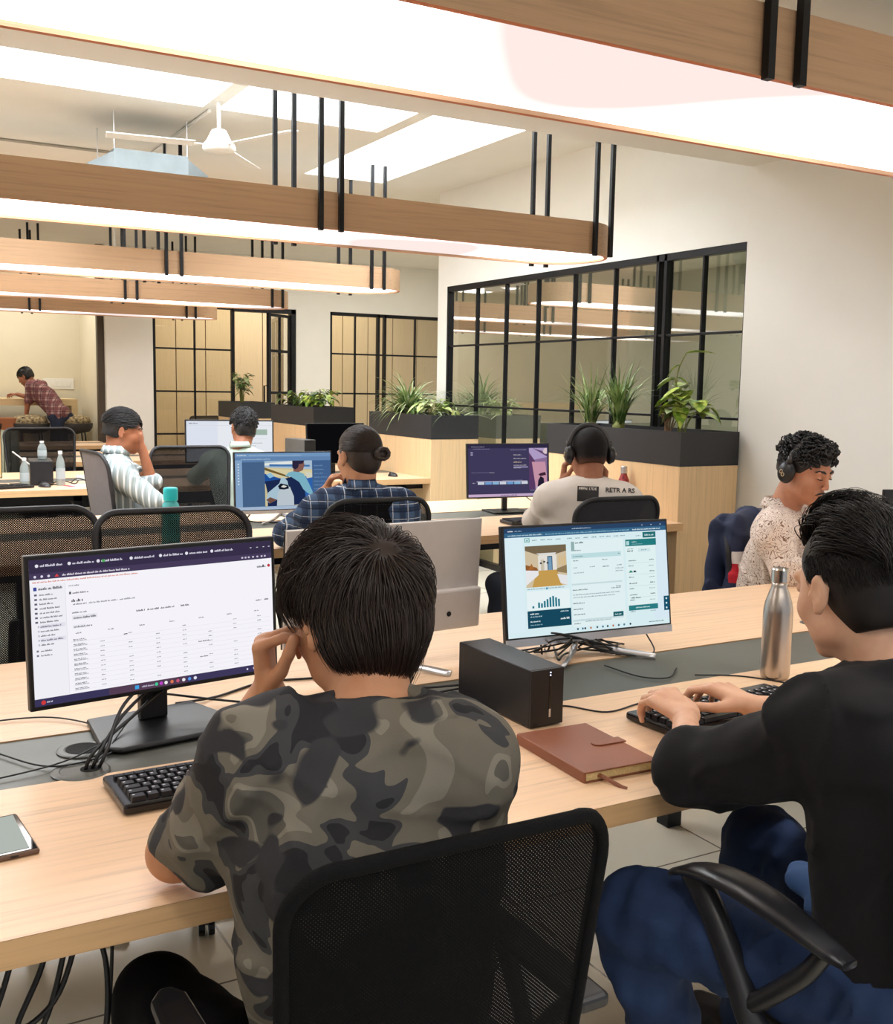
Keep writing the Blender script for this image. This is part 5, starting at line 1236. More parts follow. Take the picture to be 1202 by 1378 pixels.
def camo():
    m, nt, b, n, mp, cr = ramp_mat('camouflage_cloth', [(0,(38,37,40)),(.40,(60,60,62)),(.455,(104,98,88)),(.56,(124,118,107)),(.63,(86,83,77))], (9,9,10.5), 1.6, .8, .7, seedoff=(3.1,1.7,.4))
    n2 = nt.nodes.new('ShaderNodeTexNoise'); n2.inputs['Scale'].default_value = 1.0; n2.inputs['Detail'].default_value = 1; n2.inputs['Distortion'].default_value = .5
    m2 = nt.nodes.new('ShaderNodeMapping'); m2.inputs['Scale'].default_value = (11,11,13); m2.inputs['Location'].default_value = (9,4,2)
    tc = [x for x in nt.nodes if x.type == 'TEX_COORD'][0]; nt.links.new(tc.outputs['Object'], m2.inputs['Vector']); nt.links.new(m2.outputs['Vector'], n2.inputs['Vector'])
    gt = nt.nodes.new('ShaderNodeMapRange'); gt.inputs['From Min'].default_value = .575; gt.inputs['From Max'].default_value = .60; nt.links.new(n2.outputs['Fac'], gt.inputs['Value'])
    mx = nt.nodes.new('ShaderNodeMix'); mx.data_type = 'RGBA'; mx.inputs['B'].default_value = (*lin((52,51,54)),1)
    nt.links.new(gt.outputs['Result'], mx.inputs['Factor']); nt.links.new(cr.outputs['Color'], mx.inputs['A']); nt.links.new(mx.outputs['Result'], b.inputs['Base Color']); return m
CAMO = camo()
def stripes(name, base, lines, axis=0, rough=.85, ang=0):
    """woven stripes/checks: lines = list of (axis, pitch, width_fraction, colour, phase)"""
    m, nt, b = nodes_of(name); setc(b, base, rough, 0, .2); tc = nt.nodes.new('ShaderNodeTexCoord'); mp = nt.nodes.new('ShaderNodeMapping'); mp.inputs['Rotation'].default_value = (0,0,ang)
    nt.links.new(tc.outputs['Object'], mp.inputs['Vector']); sp = nt.nodes.new('ShaderNodeSeparateXYZ'); nt.links.new(mp.outputs['Vector'], sp.inputs[0])
    n = nt.nodes.new('ShaderNodeTexNoise'); n.inputs['Scale'].default_value = 5; nt.links.new(tc.outputs['Object'], n.inputs['Vector'])
    col = None
    for ax, pitch, wf, c, ph in lines:
        src = sp.outputs['XYZ'[ax]] if not isinstance(ax, tuple) else None
        if src is None:
            a_ = nt.nodes.new('ShaderNodeMath'); a_.operation = 'ADD'; nt.links.new(sp.outputs['XYZ'[ax[0]]], a_.inputs[0]); nt.links.new(sp.outputs['XYZ'[ax[1]]], a_.inputs[1]); src = a_.outputs[0]
        w = nt.nodes.new('ShaderNodeMath'); w.operation = 'MULTIPLY_ADD'; w.inputs[1].default_value = .02; nt.links.new(n.outputs['Fac'], w.inputs[0]); nt.links.new(src, w.inputs[2])
        a = nt.nodes.new('ShaderNodeMath'); a.operation = 'MULTIPLY_ADD'; a.inputs[1].default_value = 1/pitch; a.inputs[2].default_value = ph; nt.links.new(w.outputs[0], a.inputs[0])
        fr = nt.nodes.new('ShaderNodeMath'); fr.operation = 'FRACT'; nt.links.new(a.outputs[0], fr.inputs[0])
        lt = nt.nodes.new('ShaderNodeMath'); lt.operation = 'LESS_THAN'; lt.inputs[1].default_value = wf; nt.links.new(fr.outputs[0], lt.inputs[0])
        fc = nt.nodes.new('ShaderNodeMath'); fc.operation = 'MULTIPLY'; fc.inputs[1].default_value = .8; nt.links.new(lt.outputs[0], fc.inputs[0])
        mx = nt.nodes.new('ShaderNodeMix'); mx.data_type = 'RGBA'; mx.inputs['A'].default_value = (*lin(base),1); mx.inputs['B'].default_value = (*lin(c),1)
        nt.links.new(fc.outputs[0], mx.inputs['Factor'])
        if col is not None: nt.links.new(col, mx.inputs['A'])
        col = mx.outputs['Result']
    nt.links.new(col, b.inputs['Base Color']); return m
SWEAT = plain('black_sweatshirt', (19,18,21), .88, sheen=.04, spec=.25, var=.10, bump=.4, bscale=600)
JEANS = plain('dark_blue_jeans', (38,56,92), .8, spec=.25, var=.14, scale=14, bump=.4, bscale=900)
BLKT = plain('black_trousers', (14,14,19), .85, spec=.2, var=.1, bump=.2)
LBLUE = plain('light_blue_cotton', (92,132,196), .85, var=.08)
TEE = plain('offwhite_tee', (222,214,206), .88, var=.03, bump=.2)
def paisley():
    m, nt, b, n, mp, cr = ramp_mat('paisley_cloth', [(0,(222,206,194)),(.36,(222,206,194)),(.43,(134,104,88)),(.57,(120,90,76)),(.64,(226,210,198))], (24,24,24), 1.0, .85, 1.4, interp='LINEAR', bump=.1)
    a = nt.nodes.new('ShaderNodeMath'); a.operation = 'MULTIPLY'; a.inputs[1].default_value = 7.0; nt.links.new(n.outputs['Fac'], a.inputs[0])
    fr = nt.nodes.new('ShaderNodeMath'); fr.operation = 'FRACT'; nt.links.new(a.outputs[0], fr.inputs[0]); nt.links.new(fr.outputs[0], cr.inputs['Fac']); return m
PAIS = paisley()
BPLAID = stripes('blue_check', (74,96,128), [(0,.062,.34,(40,52,78),.1),(2,.062,.34,(38,50,76),.2),(0,.062,.06,(206,214,226),.62),(2,.062,.06,(206,214,226),.7),(0,.031,.07,(26,32,48),.3),(2,.031,.07,(26,32,48),.3)], ang=.2)
RPLAID = stripes('red_check', (176,140,134), [(0,.085,.5,(110,66,70),.1),(2,.085,.5,(110,66,70),.2),(0,.085,.12,(66,44,54),.3),(2,.085,.12,(66,44,54),.4)], ang=.5)
GSTRIPE = stripes('grey_stripe', (146,156,156), [(0,.035,.28,(226,230,228),.1),(0,.035,.08,(120,128,130),.6)], ang=.55)
GREENW = plain('pale_green_cloth', (176,190,178), .85, var=.04)
SK1 = skinmat('skin_tan', (190,138,104)); SK2 = skinmat('skin_light', (212,168,140)); SK3 = skinmat('skin_brown', (158,104,76)); SK4 = skinmat('skin_warm', (184,130,102)); 
H1 = hairmat('hair_dark_brown', (42,30,26), .42); H2 = hairmat('hair_black', (26,22,22), .5, .3); H3 = hairmat('hair_black_matte', (18,16,17), .5)
LIPM = plain('lip', (150,84,72), .5, var=.04); EYEW = plain('eye_white', (226,218,210), .25, var=.02); PUP = plain('pupil', (24,16,12), .15, var=0)
SHOE = plain('dark_shoe', (28,28,32), .6); SHOEW = plain('shoe_sole', (190,188,182), .7)

def limb(f, pts, rs, k=.02, flat=None):
    for a, b, ra, rb in zip(pts[:-1], pts[1:], rs[:-1], rs[1:]): f.cap(a, b, ra, rb, k=k, flat=flat)
def torso_sdf(f, P, N, SL, SR, g=0., belly=0., k=.05):
    """P pelvis centre, N neck base, SL/SR shoulder joints, g extra cloth thickness"""
    r = nrm(SR-SL); up = nrm(N-P); fw = nrm(np.cross(up, r)); r = np.cross(fw, up)*-1 if False else nrm(SR-SL-up*((SR-SL)@up)); fw = nrm(np.cross(up, r))
    B = np.stack([r, fw, up], 1); L = np.linalg.norm(N-P); m = (SL+SR)/2
    f.ell(P, V(.165,.115,.11)+g, B, k); f.ell(P+up*L*.28, V(.150,.108+belly,.14)+g, B, k)
    f.ell(P+up*L*.52+(m-N)*.3, V(.162,.112,.15)+g, B, k); f.ell(P+up*L*.74+(m-N)*.6, V(.172,.108,.13)+g, B, k)
    f.cap(SL, SR, .062+g, k=k, flat=(fw,.9)); f.cap(N-up*.02, SL*.72+N*.28, .052+g*.7, .050+g, k=.045); f.cap(N-up*.02, SR*.72+N*.28, .052+g*.7, .050+g, k=.045)
    return B
def bbox(pts, m): a = np.array(pts); return a.min(0)-m, a.max(0)+m

# ================================================================== PERSON 1: camouflage T-shirt, back to us
def person_camo():
    root = thing('person', 'person in a camouflage T-shirt seen from behind, hand at the chin', 'person', (.60,1.24,0))
    hc = V(.612,1.345,1.152); B = basis((-.22,1), 14); s = 1.02
    N = V(.592,1.262,1.038); SL = V(.440,1.285,.985); SR = V(.674,1.180,.985); P = V(.585,1.215,.53)
    EL = V(.378,1.462,.800); WL = V(.512,1.44,1.025); ER = V(.725,1.40,.82); WR = V(.66,1.62,.80)
    KL = V(.40,1.68,.445); AL = V(.38,1.60,.09); KR = V(.78,1.62,.47); AR = V(.82,1.66,.09)
    # skin
    lo, hi = bbox([hc, EL, WL, ER, WR, P, SL, SR, KL, KR], .13); lo[2] = .42; hi[2] = 1.34
    f = Field(lo, hi, .0045); head_sdf(f, hc, B, s); f.cap(hc+B@V(0,-.02,-.07), N+V(0,0,-.03), .052, .060, k=.03)
    torso_sdf(f, P, N, SL, SR, -.03); limb(f, [SL,EL], [.042,.036], .02); f.ell(EL, V(.034,.034,.034), k=.02); limb(f, [EL, EL*.6+WL*.4, WL], [.036,.040,.028], .02); limb(f, [SR,ER,WR], [.045,.038,.026])
    # left hand raised, knuckles towards the mouth
    hand_sdf(f, WL, V(-.10,-.02,1), V(-.87,.49,-.05), 1, (.42,.5,.7,.9), (.5,.75), 1.0, .06, mcp=1.25)
    hand_sdf(f, WR, V(-.35,.9,-.05), V(0,.1,1), -1, (.5,.5,.5,.5), (.6,.4))
    v, fa = f.mesh(); obj_np('body', v, fa, SK1, root, relax=1)
    # shirt
    lo, hi = bbox([N, EL, ER, P, SL, SR], .16); lo[2] = .50; f = Field(lo, hi, .005)
    g = .012; torso_sdf(f, P, N+V(0,0,-.005), SL, SR, g)
    HL = SL*.22+EL*.78; HR = SR*.3+ER*.7
    f.cap(SL, HL+V(.004,-.008,-.010), .064, .060, k=.04); f.cap(SL*.4+HL*.6, HL+V(.012,-.030,-.035), .045, .040, k=.03)
    f.cap(SR, HR, .060, .054, k=.04); f.cap(SR+V(.0,0,-.02), V(.688,1.20,.72), .062, .055, k=.05)
    f.cut(HL+nrm(EL-SL)*.028, EL-SL, .10); f.cut(HR+nrm(ER-SR)*.02, ER-SR, .10)
    f.cut(N+V(0,.012,.018), V(0,.22,1), .11)
    f.cap(N+V(-.0,-.0,.02), N+V(0,0,.08), .056, .056, k=.006, op='s')
    n1 = vnoise(3, 24, .0065, (1.2,1,.6)); n2 = vnoise(5, 62, .0028, (1,1,.4))
    f.disp(lambda x,y,z: n1(x,y,z)+n2(x,y,z)+.0035*np.sin(70*(z+.35*x-.2*np.sin(9*x)))*np.clip((.84-z)*5,0,1)*1.0+.004*np.sin(60*((x-.60)*.3+(z-1.0))+1)*np.exp(-((x-.59)**2+(z-1.0)**2)/.008)+.005*np.sin(46*(z-1.6*x)+2)*np.exp(-((x-.44)**2+(z-.93)**2)/.006))
    f.disp(ridge(41, 22, .0055, (.8,.8,1.3))); f.disp(ridge(42, 40, .003, (1,1,1.2))); v, fa = f.mesh(); sh = obj_np('t_shirt', v, fa, CAMO, root, relax=2); sh['label'] = 'camouflage T-shirt in grey, olive and black'
    MB().tube([V(.058*math.cos(a),.058*math.sin(a)-.004,.010+.022*math.sin(a)*-1)+N for a in [2*PI*i/24 for i in range(25)]], .0032, 6).build('collar_cord', plain('black_cord',(10,10,12),.7), root, smooth=True, world=True)
    # trousers
    f = Field(V(.22,1.02,.03), V(1.0,1.86,.62), .009)
    f.ell(P+V(0,0,-.05), V(.18,.14,.10), k=.03)
    for hip, K, A in ((P+V(-.09,0,-.04),KL,AL),(P+V(.09,0,-.04),KR,AR)): limb(f, [hip,K,A], [.09,.070,.052], .03)
    n3 = vnoise(8, 34, .004); f.disp(n3); v, fa = f.mesh(); obj_np('trousers', v, fa, BLKT, root, relax=2)
    for A in (AL, AR): MB().prism([(A[0]-.045,A[1]-.08),(A[0]+.045,A[1]-.08),(A[0]+.045,A[1]+.14),(A[0]+.02,A[1]+.19),(A[0]-.02,A[1]+.19),(A[0]-.045,A[1]+.14)],.0,.085).build('shoe', SHOE, root, world=True, bevel=.02, seg=3)
    # hair
    def trim(f, gg):
        f.ell(gg(0,.085,-.035), V(.085,.075,.085)*s, B, .015, 's')          # face
        for q in (-1,1): f.ell(gg(q*.088,.012,-.030), V(.022,.034,.040)*s, B, .01, 's')
    f = Field(hc-.17, hc+.17, .004); gg = lambda x,y,z: hc+B@(V(x,y,z)*s)
    f.ell(gg(0,-.016,.034), V(.083,.100,.090), B, 0); f.ell(gg(0,-.042,-.03), V(.054,.046,.050), B, .03); trim(f, gg)
    n4 = vnoise(12, 60, .003); f.disp(n4); v, fa = f.mesh(); acc = (v, fa)
    w = nrm(V(-.10,-.72,.62))
    def flow(u): 
        d = (u@w)*u-w; sw = np.cross(w, u)*.35; return nrm(d)+sw
    def keep(u):
        if u[1] > .45 and u[2] < .25: return False
        if u[2] < -.62: return False
        if abs(u[0]) > .80 and u[2] < -.10 and u[1] > -.25: return False
        return True
    R1 = sph(4200, keep, 4)
    S1 = strands(hc, B, s, R1, flow, lambda u: (.036 if (abs(u[0]) > .5 and u[1] > -.35 and u[2] < .45) else .085+.03*max(0,-u[2])), lambda u: .012+.012*max(0,u[2]), .0013, 7, .20, .45, 5, ctr=(0,-.016,.030), rad=(.082,.100,.089), hang=-.42)
    acc2 = S1
    R2 = sph(1900, lambda u: (u[1] < .1 and u[2] < .15 and u[2] > -.72), 9)
    S2 = strands(hc, B, s, R2, lambda u: V(u[0]*-.1,-.05,-1), (lambda u: .072+.030*RNG.random()), .014, .0013, 7, .10, .6, 6, ctr=(0,-.020,.020), rad=(.080,.096,.086), hang=-.42)
    R3 = sph(800, lambda u: u[2] > .35 and u[1] > -.1, 15)
    S3 = strands(hc, B, s, R3, lambda u: V(-.9,.75,-.1), .075, .030, .0014, 7, .35, .5, 7, ctr=(0,-.016,.032), rad=(.082,.100,.089))
    for q in (S2, S3): acc2 = join(acc2, q)
    acc = join(acc, acc2); obj_np('hair', acc[0], acc[1], H1, root)
    # stubble patch on jaw is part of the skin colour; brows
    return root
person_camo()

# ================================================================== PERSON 2: black sweatshirt, typing
def person_black():
    root = thing('person', 'person in a black sweatshirt and blue jeans typing at the right, seen from behind', 'person', (1.50,1.08,0))
    hc = V(1.462,1.19,1.155); B = basis((.10,1), 14); s = 1.06
    N = V(1.485,1.12,1.025); SL = V(1.348,1.10,.945); SR = V(1.66,1.06,.97); P = V(1.50,1.02,.55)
    EL = V(1.262,1.355,.812); WL = V(1.475,1.60,.805); ER = V(1.80,1.33,.83); WR = V(1.66,1.60,.805)
    KL = V(1.225,1.44,.515); AL = V(1.32,1.36,.09); KR = V(1.64,1.52,.525); AR = V(1.66,1.55,.09)
    lo, hi = bbox([hc, WL, WR, P, SL, SR, EL, ER], .15); lo[2] = .5; hi[1] = max(hi[1], 1.85); f = Field(lo, hi, .0045)
    head_sdf(f, hc, B, s, jaw=.95); f.cap(hc+B@V(0,-.02,-.06), N+V(0,-.01,-.04), .052, .060, k=.03); torso_sdf(f, P, N, SL, SR, -.02)
    limb(f, [SL,EL], [.045,.038]); limb(f, [EL,WL], [.036,.025]); limb(f, [SR,ER,WR], [.045,.036,.025])
    hand_sdf(f, WL+V(0,-.01,.004), V(.02,1,.26), V(-.12,-.2,1), 1, (.7,.7,.7,.75), (.7,.4), 1.12, .12, mcp=.55)
    hand_sdf(f, WR+V(0,-.005,.004), V(-.30,1,.24), V(.12,-.2,1), -1, (.7,.7,.7,.75), (.7,.4), 1.10, .12, mcp=.5)
    v, fa = f.mesh(); obj_np('body', v, fa, SK2, root, relax=1)
    lo, hi = bbox([N, WL, WR, P, SL, SR, EL, ER], .16); lo[2] = .46; f = Field(lo, hi, .0055)
    torso_sdf(f, P, N+V(0,0,-.005), SL, SR, .026, k=.06)
    f.cap(SL, EL, .066, .054, k=.05); f.cap(SL*.5+EL*.5+V(0,0,-.03), EL+V(0,0,-.016), .052, .046, k=.04); CL = EL*.48+WL*.52; CR = ER*.22+WR*.78
    f.cap(EL, CL, .050, .032, k=.03); f.cap(SR, ER, .068, .058, k=.05); f.cap(ER, CR, .056, .037, k=.04)
    f.cut(CL+nrm(WL-EL)*.012, WL-EL, .06); f.cut(CR+nrm(WR-ER)*.012, WR-ER, .06)
    f.cap(N+V(0,.0,.03), N+V(0,0.005,.10), .060, .062, k=.006, op='s'); f.cut(N+V(0,.012,.022), V(0,.25,1), .11)
    n1 = vnoise(13, 19, .0085, (1,1,.8)); n2 = vnoise(15, 46, .0036)
    f.disp(lambda x,y,z: n1(x,y,z)+n2(x,y,z)+.008*np.sin(62*((x-EL[0])*.8+(y-EL[1])*.9-(z-EL[2])*.5))*np.exp(-((x-EL[0]-.02)**2+(y-EL[1]+.02)**2+(z-EL[2])**2)/.010))
    f.disp(ridge(43, 16, .009, (.8,.8,1.2))); f.disp(ridge(44, 34, .005)); v, fa = f.mesh(); obj_np('sweatshirt', v, fa, SWEAT, root, relax=2)
    # neck rib and cuff rib
    MB().tube([V(.062*math.cos(a),.062*math.sin(a)-.004,.016-.024*math.sin(a))+N for a in [2*PI*i/24 for i in range(25)]], .007, 8, sq=.7).build('neck_rib', SWEAT, root, smooth=True, world=True)
    f = Field(V(1.05,.80,.03), V(1.85,1.72,.68), .008)
    f.ell(P+V(0,0,-.04), V(.19,.15,.10), k=.03)
    for hip, K, A in ((P+V(-.10,.02,-.03),KL,AL),(P+V(.09,.02,-.02),KR,AR)): limb(f, [hip,K,A], [.095,.074,.056], .03)
    n3 = vnoise(18, 26, .010, (1,1,.8)); n3b = vnoise(19, 60, .0045)
    f.disp(lambda x,y,z: n3(x,y,z)*.6+n3b(x,y,z)); f.disp(ridge(45, 24, .008)); f.disp(ridge(46, 50, .004)); v, fa = f.mesh(); obj_np('jeans', v, fa, JEANS, root, relax=2)
    for A in (AL, AR): MB().prism([(A[0]-.045,A[1]-.08),(A[0]+.045,A[1]-.08),(A[0]+.045,A[1]+.14),(A[0]+.02,A[1]+.19),(A[0]-.02,A[1]+.19),(A[0]-.045,A[1]+.14)],.0,.085).build('shoe', SHOE, root, world=True, bevel=.02, seg=3)
    f = Field(V(1.36,1.0,.52), V(1.66,1.36,.74), .006); f.ell(V(1.50,1.17,.60), V(.10,.075,.035), k=.02); f.ell(V(1.47,1.22,.615), V(.05,.07,.03), k=.02); f.disp(vnoise(28, 60, .006)); v, fa = f.mesh(); obj_np('shirt_tail', v, fa, LBLUE, root, relax=1)['label'] = 'light blue shirt tail below the sweatshirt'
    # hair: faded sides, long swept top
    f = Field(hc-.17*s, hc+.17*s, .004); gg = lambda x,y,z: hc+B@(V(x,y,z)*s)
    f.ell(gg(0,-.014,.030), V(.0775,.0965,.088)*s, B, 0); f.ell(gg(0,-.042,-.030), V(.060,.060,.062)*s, B, .03)
    f.ell(gg(0,.088,-.024), V(.092,.086,.086)*s, B, .012, 's')
    for q in (-1,1): f.ell(gg(q*.088,.020,-.030), V(.024,.044,.044)*s, B, .008, 's')
    f.cut(gg(0,-.05,-.070), B@V(0,-.15,-1), .12); v, fa = f.mesh(); acc = (v, fa)
    top = sph(1900, lambda u: u[2] > .28 and not (u[1] > .80 and u[2] < .45) and not (u[0] < -.40 and u[1] > .30), 21)
    def fl(u): return V(-.55*np.sign(.2)*.6, -.9+.0*u[0], .15)
    S1 = strands(hc, B, s, top, fl, .075, lambda u: .016+.014*max(0,u[1]), .0013, 7, .12, .25, 22, ctr=(0,-.014,.032), rad=(.080,.098,.090))
    fr = sph(500, lambda u: u[1] > .35 and u[1] < .84 and u[2] > .35 and u[0] > -.4, 23)
    S2 = strands(hc, B, s, fr, lambda u: V(.35,-.9,.35), .075, .032, .0013, 7, .09, .0, 24, ctr=(0,-.010,.036), rad=(.080,.098,.090))
    side = sph(2600, lambda u: (u[2] <= .32 and u[2] > -.62 and not (u[1] > .42) and not (abs(u[0]) > .74 and u[1] > -.30 and u[2] < -.12)), 25)
    S3 = strands(hc, B, s, side, lambda u: V(0,-.35,-1), .014, .004, .0007, 3, .3, .2, 26, ctr=(0,-.014,.028), rad=(.078,.097,.089))
    for q in (S1, S2, S3): acc = join(acc, q)
    obj_np('hair', acc[0], acc[1], H2, root)
    return root
person_black()
# ================================================================== OTHER PEOPLE
def curls(c, B, s, keep, n, seed, rad=(.080,.098,.090), ctr=(0,-.012,.030), R=(.006,.012), off=.008, tr=.0022):
    g = random.Random(seed); mb = MB()
    for u in sph(n, keep, seed):
        p = c+B@((np.array(ctr)+np.array(rad)*u+u*g.uniform(0,off))*s); a = nrm(np.array([g.uniform(-1,1) for _ in range(3)])); b = nrm(np.cross(a, u)); a = np.cross(b, u) if g.random() < .6 else a
        r = g.uniform(*R)*s; t0 = g.uniform(0, 6.28); mb.tube([p+(a*math.cos(t0+k*.75)+b*math.sin(t0+k*.75))*r*(1-.05*k) for k in range(8)], tr*s, 4)
    return mb
def cap_mesh(hc, B, s, sides=True, back=.0, h=.005, grow=0., fringe=.0, nz=(60,.0025), low=-.070):
    f = Field(hc-.16*s, hc+.16*s, h); gg = lambda x,y,z: hc+B@(V(x,y,z)*s)
    f.ell(gg(0,-.014,.032), (V(.078,.0965,.088)+grow)*s, B, 0); f.ell(gg(0,-.040,-.025), (V(.064,.060,.062)+grow)*s, B, .03)
    f.ell(gg(0,.092+fringe,-.030), V(.092,.082,.080)*s, B, .012, 's')
    for q in (-1,1): f.ell(gg(q*.088,.018,-.032), V(.026,.040,.040)*s, B, .008, 's')
    f.cut(gg(0,-.05,low), B@V(0,-.15,-1), .12); f.disp(vnoise(31, nz[0], nz[1])); return f.mesh()
def face_parts(root, hc, B, s, brow=H3, tache=True, beard=False, eyes='down'):
    g = lambda x,y,z: hc+B@(V(x,y,z)*s)
    for q in (-1,1):
        MB().tube([g(q*.012,.0935,.027),g(q*.026,.0925,.0325),g(q*.040,.083,.031),g(q*.048,.073,.026)], [.0030*s,.0048*s,.0042*s,.0016*s], 6).build('eyebrow', brow, root, smooth=True, world=True)
        MB().tube([g(q*.018,.0925,.006),g(q*.026,.0955,.0035),g(q*.035,.0925,.003),g(q*.043,.084,.005)], [.0010*s,.0019*s,.0019*s,.0008*s], 6).build('eyelash', brow, root, smooth=True, world=True)
    MB().tube([g(-.018,.0965,-.0592),g(0,.1015,-.0598),g(.018,.0965,-.0592)], [.0008*s,.0018*s,.0008*s], 6).build('mouth_line', plain('mouth_line',(104,50,44),.6), root, smooth=True, world=True)
    if tache: MB().tube([g(-.027,.090,-.058),g(-.020,.0975,-.050),g(0,.1045,-.0445),(g(.020,.0975,-.050)),g(.027,.090,-.058)], [.0012*s,.0034*s,.0040*s,.0034*s,.0012*s], 6, sq=.5).build('moustache', brow, root, smooth=True, world=True)
def headphones(label, hc, B, s, rot=0):
    root = thing('headphones', label, 'headphones', tuple(hc))
    g = lambda x,y,z: hc+B@(V(x,y,z)*s)
    hb = plain('headphone_band', (60,58,58), .4, .2); hc_ = plain('headphone_black', (26,26,29), .35)
    pts = [g(.090*math.cos(a)*(1.04),-.012+.004*math.sin(a),.012+.116*math.sin(a)) for a in [PI*k/20 for k in range(21)]]
    MB().tube(pts, [.0075*s]*21, 8, sq=1.6).build('headband', hb, root, smooth=True, world=True)
    for q in (-1,1):
        f = Field(g(q*.093,-.010,-.008)-.07, g(q*.093,-.010,-.008)+.07, .0035)
        f.ell(g(q*.090,-.010,-.006), V(.017,.034,.042)*s, B, .004); f.ell(g(q*.104,-.010,-.006), V(.012,.028,.035)*s, B, .008)
        v, fa = f.mesh(); c = obj_np('ear_cup', v, fa, hc_, root, relax=1)
        MB().tube([g(q*.096,-.010,.03),g(q*.096,-.010,.055)], .010*s, 8).build('hinge', hb, root, smooth=True, world=True)
        e = MB(); M_ = plain('gold_badge',(214,190,150),.35,.4)
        for dx, dz in ((-.006,.004),(.004,-.004)): e.tube([g(q*.1165,-.010+dx+.0055*math.cos(a),-.008+dz+.0065*math.sin(a)) for a in [2*PI*k/10 for k in range(11)]], .0012*s, 5)
        e.build('badge', M_, root, smooth=True, world=True)
    return root
def figure(label, hc, fd, pitch, s, N, SL, SR, P, arms, legs, shirt, skin, pants, sleeve=1.0, h=.006, clothes='shirt', collar=True, ears=True, thick=.014, seed=1, group=None, knit=.004, base=None, shoes=True):
    """arms: (S,E,W,d,n,side,curl,mcp)"""
    hc, N, SL, SR, P = [np.array(q, float) for q in (hc, N, SL, SR, P)]
    root = thing('person', label, 'person', (base or (P[0], P[1], 0)), 0, group); B = basis(fd, pitch)
    arms = [tuple(np.array(q, float) if i < 5 else q for i, q in enumerate(a)) for a in arms]; legs = [(np.array(a,float), np.array(b,float)) for a, b in legs]
    pts = [hc, N, SL, SR, P]+[q for a in arms for q in a[:3]]
    lo, hi = bbox(pts, .17); f = Field(lo, hi, h); head_sdf(f, hc, B, s, ears=ears); f.cap(hc+B@V(0,-.02,-.06)*s, N+V(0,0,-.03), .052*s, .060*s, k=.03); torso_sdf(f, P, N, SL, SR, -.025)
    for a in arms: limb(f, [a[0],a[1]], [.042,.037]); limb(f, [a[1],a[2]], [.037,.026]); hand_sdf(f, a[2], a[3], a[4], a[5], a[6], (.6,.5), s, .08, mcp=a[7])
    v, fa = f.mesh(); obj_np('body', v, fa, skin, root, relax=1)
    f = Field(lo, hi, h); torso_sdf(f, P, N-V(0,0,.005), SL, SR, thick)
    for a in arms:
        if sleeve > 1: C = a[1]*(2-sleeve)+a[2]*(sleeve-1); f.cap(a[0], a[1], .060+thick*.4, .052+thick*.3, k=.04); f.cap(a[1], C, .050+thick*.3, .036+thick*.3, k=.03); f.cut(C+nrm(a[2]-a[1])*.015, a[2]-a[1], .07)
        else: C = a[0]*(1-sleeve)+a[1]*sleeve; f.cap(a[0], C, .060+thick*.4, .055+thick*.3, k=.04); f.cut(C+nrm(a[1]-a[0])*.02, a[1]-a[0], .09)
    f.cap(N+V(0,0,.028), N+V(0,0,.10), .058*s, .060*s, k=.006, op='s'); f.cut(N+V(0,0,.03), V(0,0,1), .12)
    f.disp(vnoise(seed, 22, knit)); f.disp(vnoise(seed+50, 50, knit*.45)); f.disp(ridge(seed+70, 22, .007)); v, fa = f.mesh(); sh = obj_np(clothes, v, fa, shirt, root, relax=2)
    if collar:
        mb = MB(); fw = B[:,1].copy(); fw[2] = 0; fw = nrm(fw); rt = np.cross(fw, V(0,0,1)); vs = []; fs = []; n = 26
        for k in range(n):
            a = math.radians(-75+(330-180+0)*0)+2*PI*(.06+.88*k/(n-1)); dirn = fw*math.cos(a)+rt*math.sin(a)
            vs += [N+dirn*.056*s+V(0,0,.045+.012*math.cos(a+PI)*0), N+dirn*.060*s+V(0,0,.058), N+dirn*.076*s+V(0,0,.012-.01*math.cos(a))]
        for k in range(n-1): fs += [(3*k,3*k+3,3*k+4,3*k+1),(3*k+1,3*k+4,3*k+5,3*k+2)]
        c = mb.add(vs, fs).build('collar', shirt, root, smooth=True, world=True); m_ = c.modifiers.new('thick', 'SOLIDIFY'); m_.thickness = .003
    if legs:
        pl = [P]+[q for l in legs for q in l]; lo, hi = bbox(pl, .16); f = Field(lo, hi, max(h, .009)); f.ell(P+V(0,0,-.03), V(.17,.13,.10), k=.03)
        dr = nrm(np.array([SR[0]-SL[0], SR[1]-SL[1], 0]))
        for i, (K, A) in enumerate(legs): hip = P+dr*(.09 if i else -.09)+V(0,0,-.03); limb(f, [hip,K,A], [.090,.068,.050], .03)
        f.disp(vnoise(seed+9, 30, .004)); v, fa = f.mesh(); obj_np('trousers', v, fa, pants, root, relax=1)
        if shoes:
            for K, A in legs:
                t = basis(fd, 0)[:,1]; M = Matrix.Translation((A[0],A[1],0)) @ Matrix.Rotation(math.atan2(-t[0], t[1]), 4, 'Z')
                MB().prism([(-.045,-.07),(.045,-.07),(.045,.13),(.02,.18),(-.02,.18),(-.045,.13)], 0, .08, M=M).build('shoe', SHOE, root, world=True, bevel=.02)
    return root, B, hc

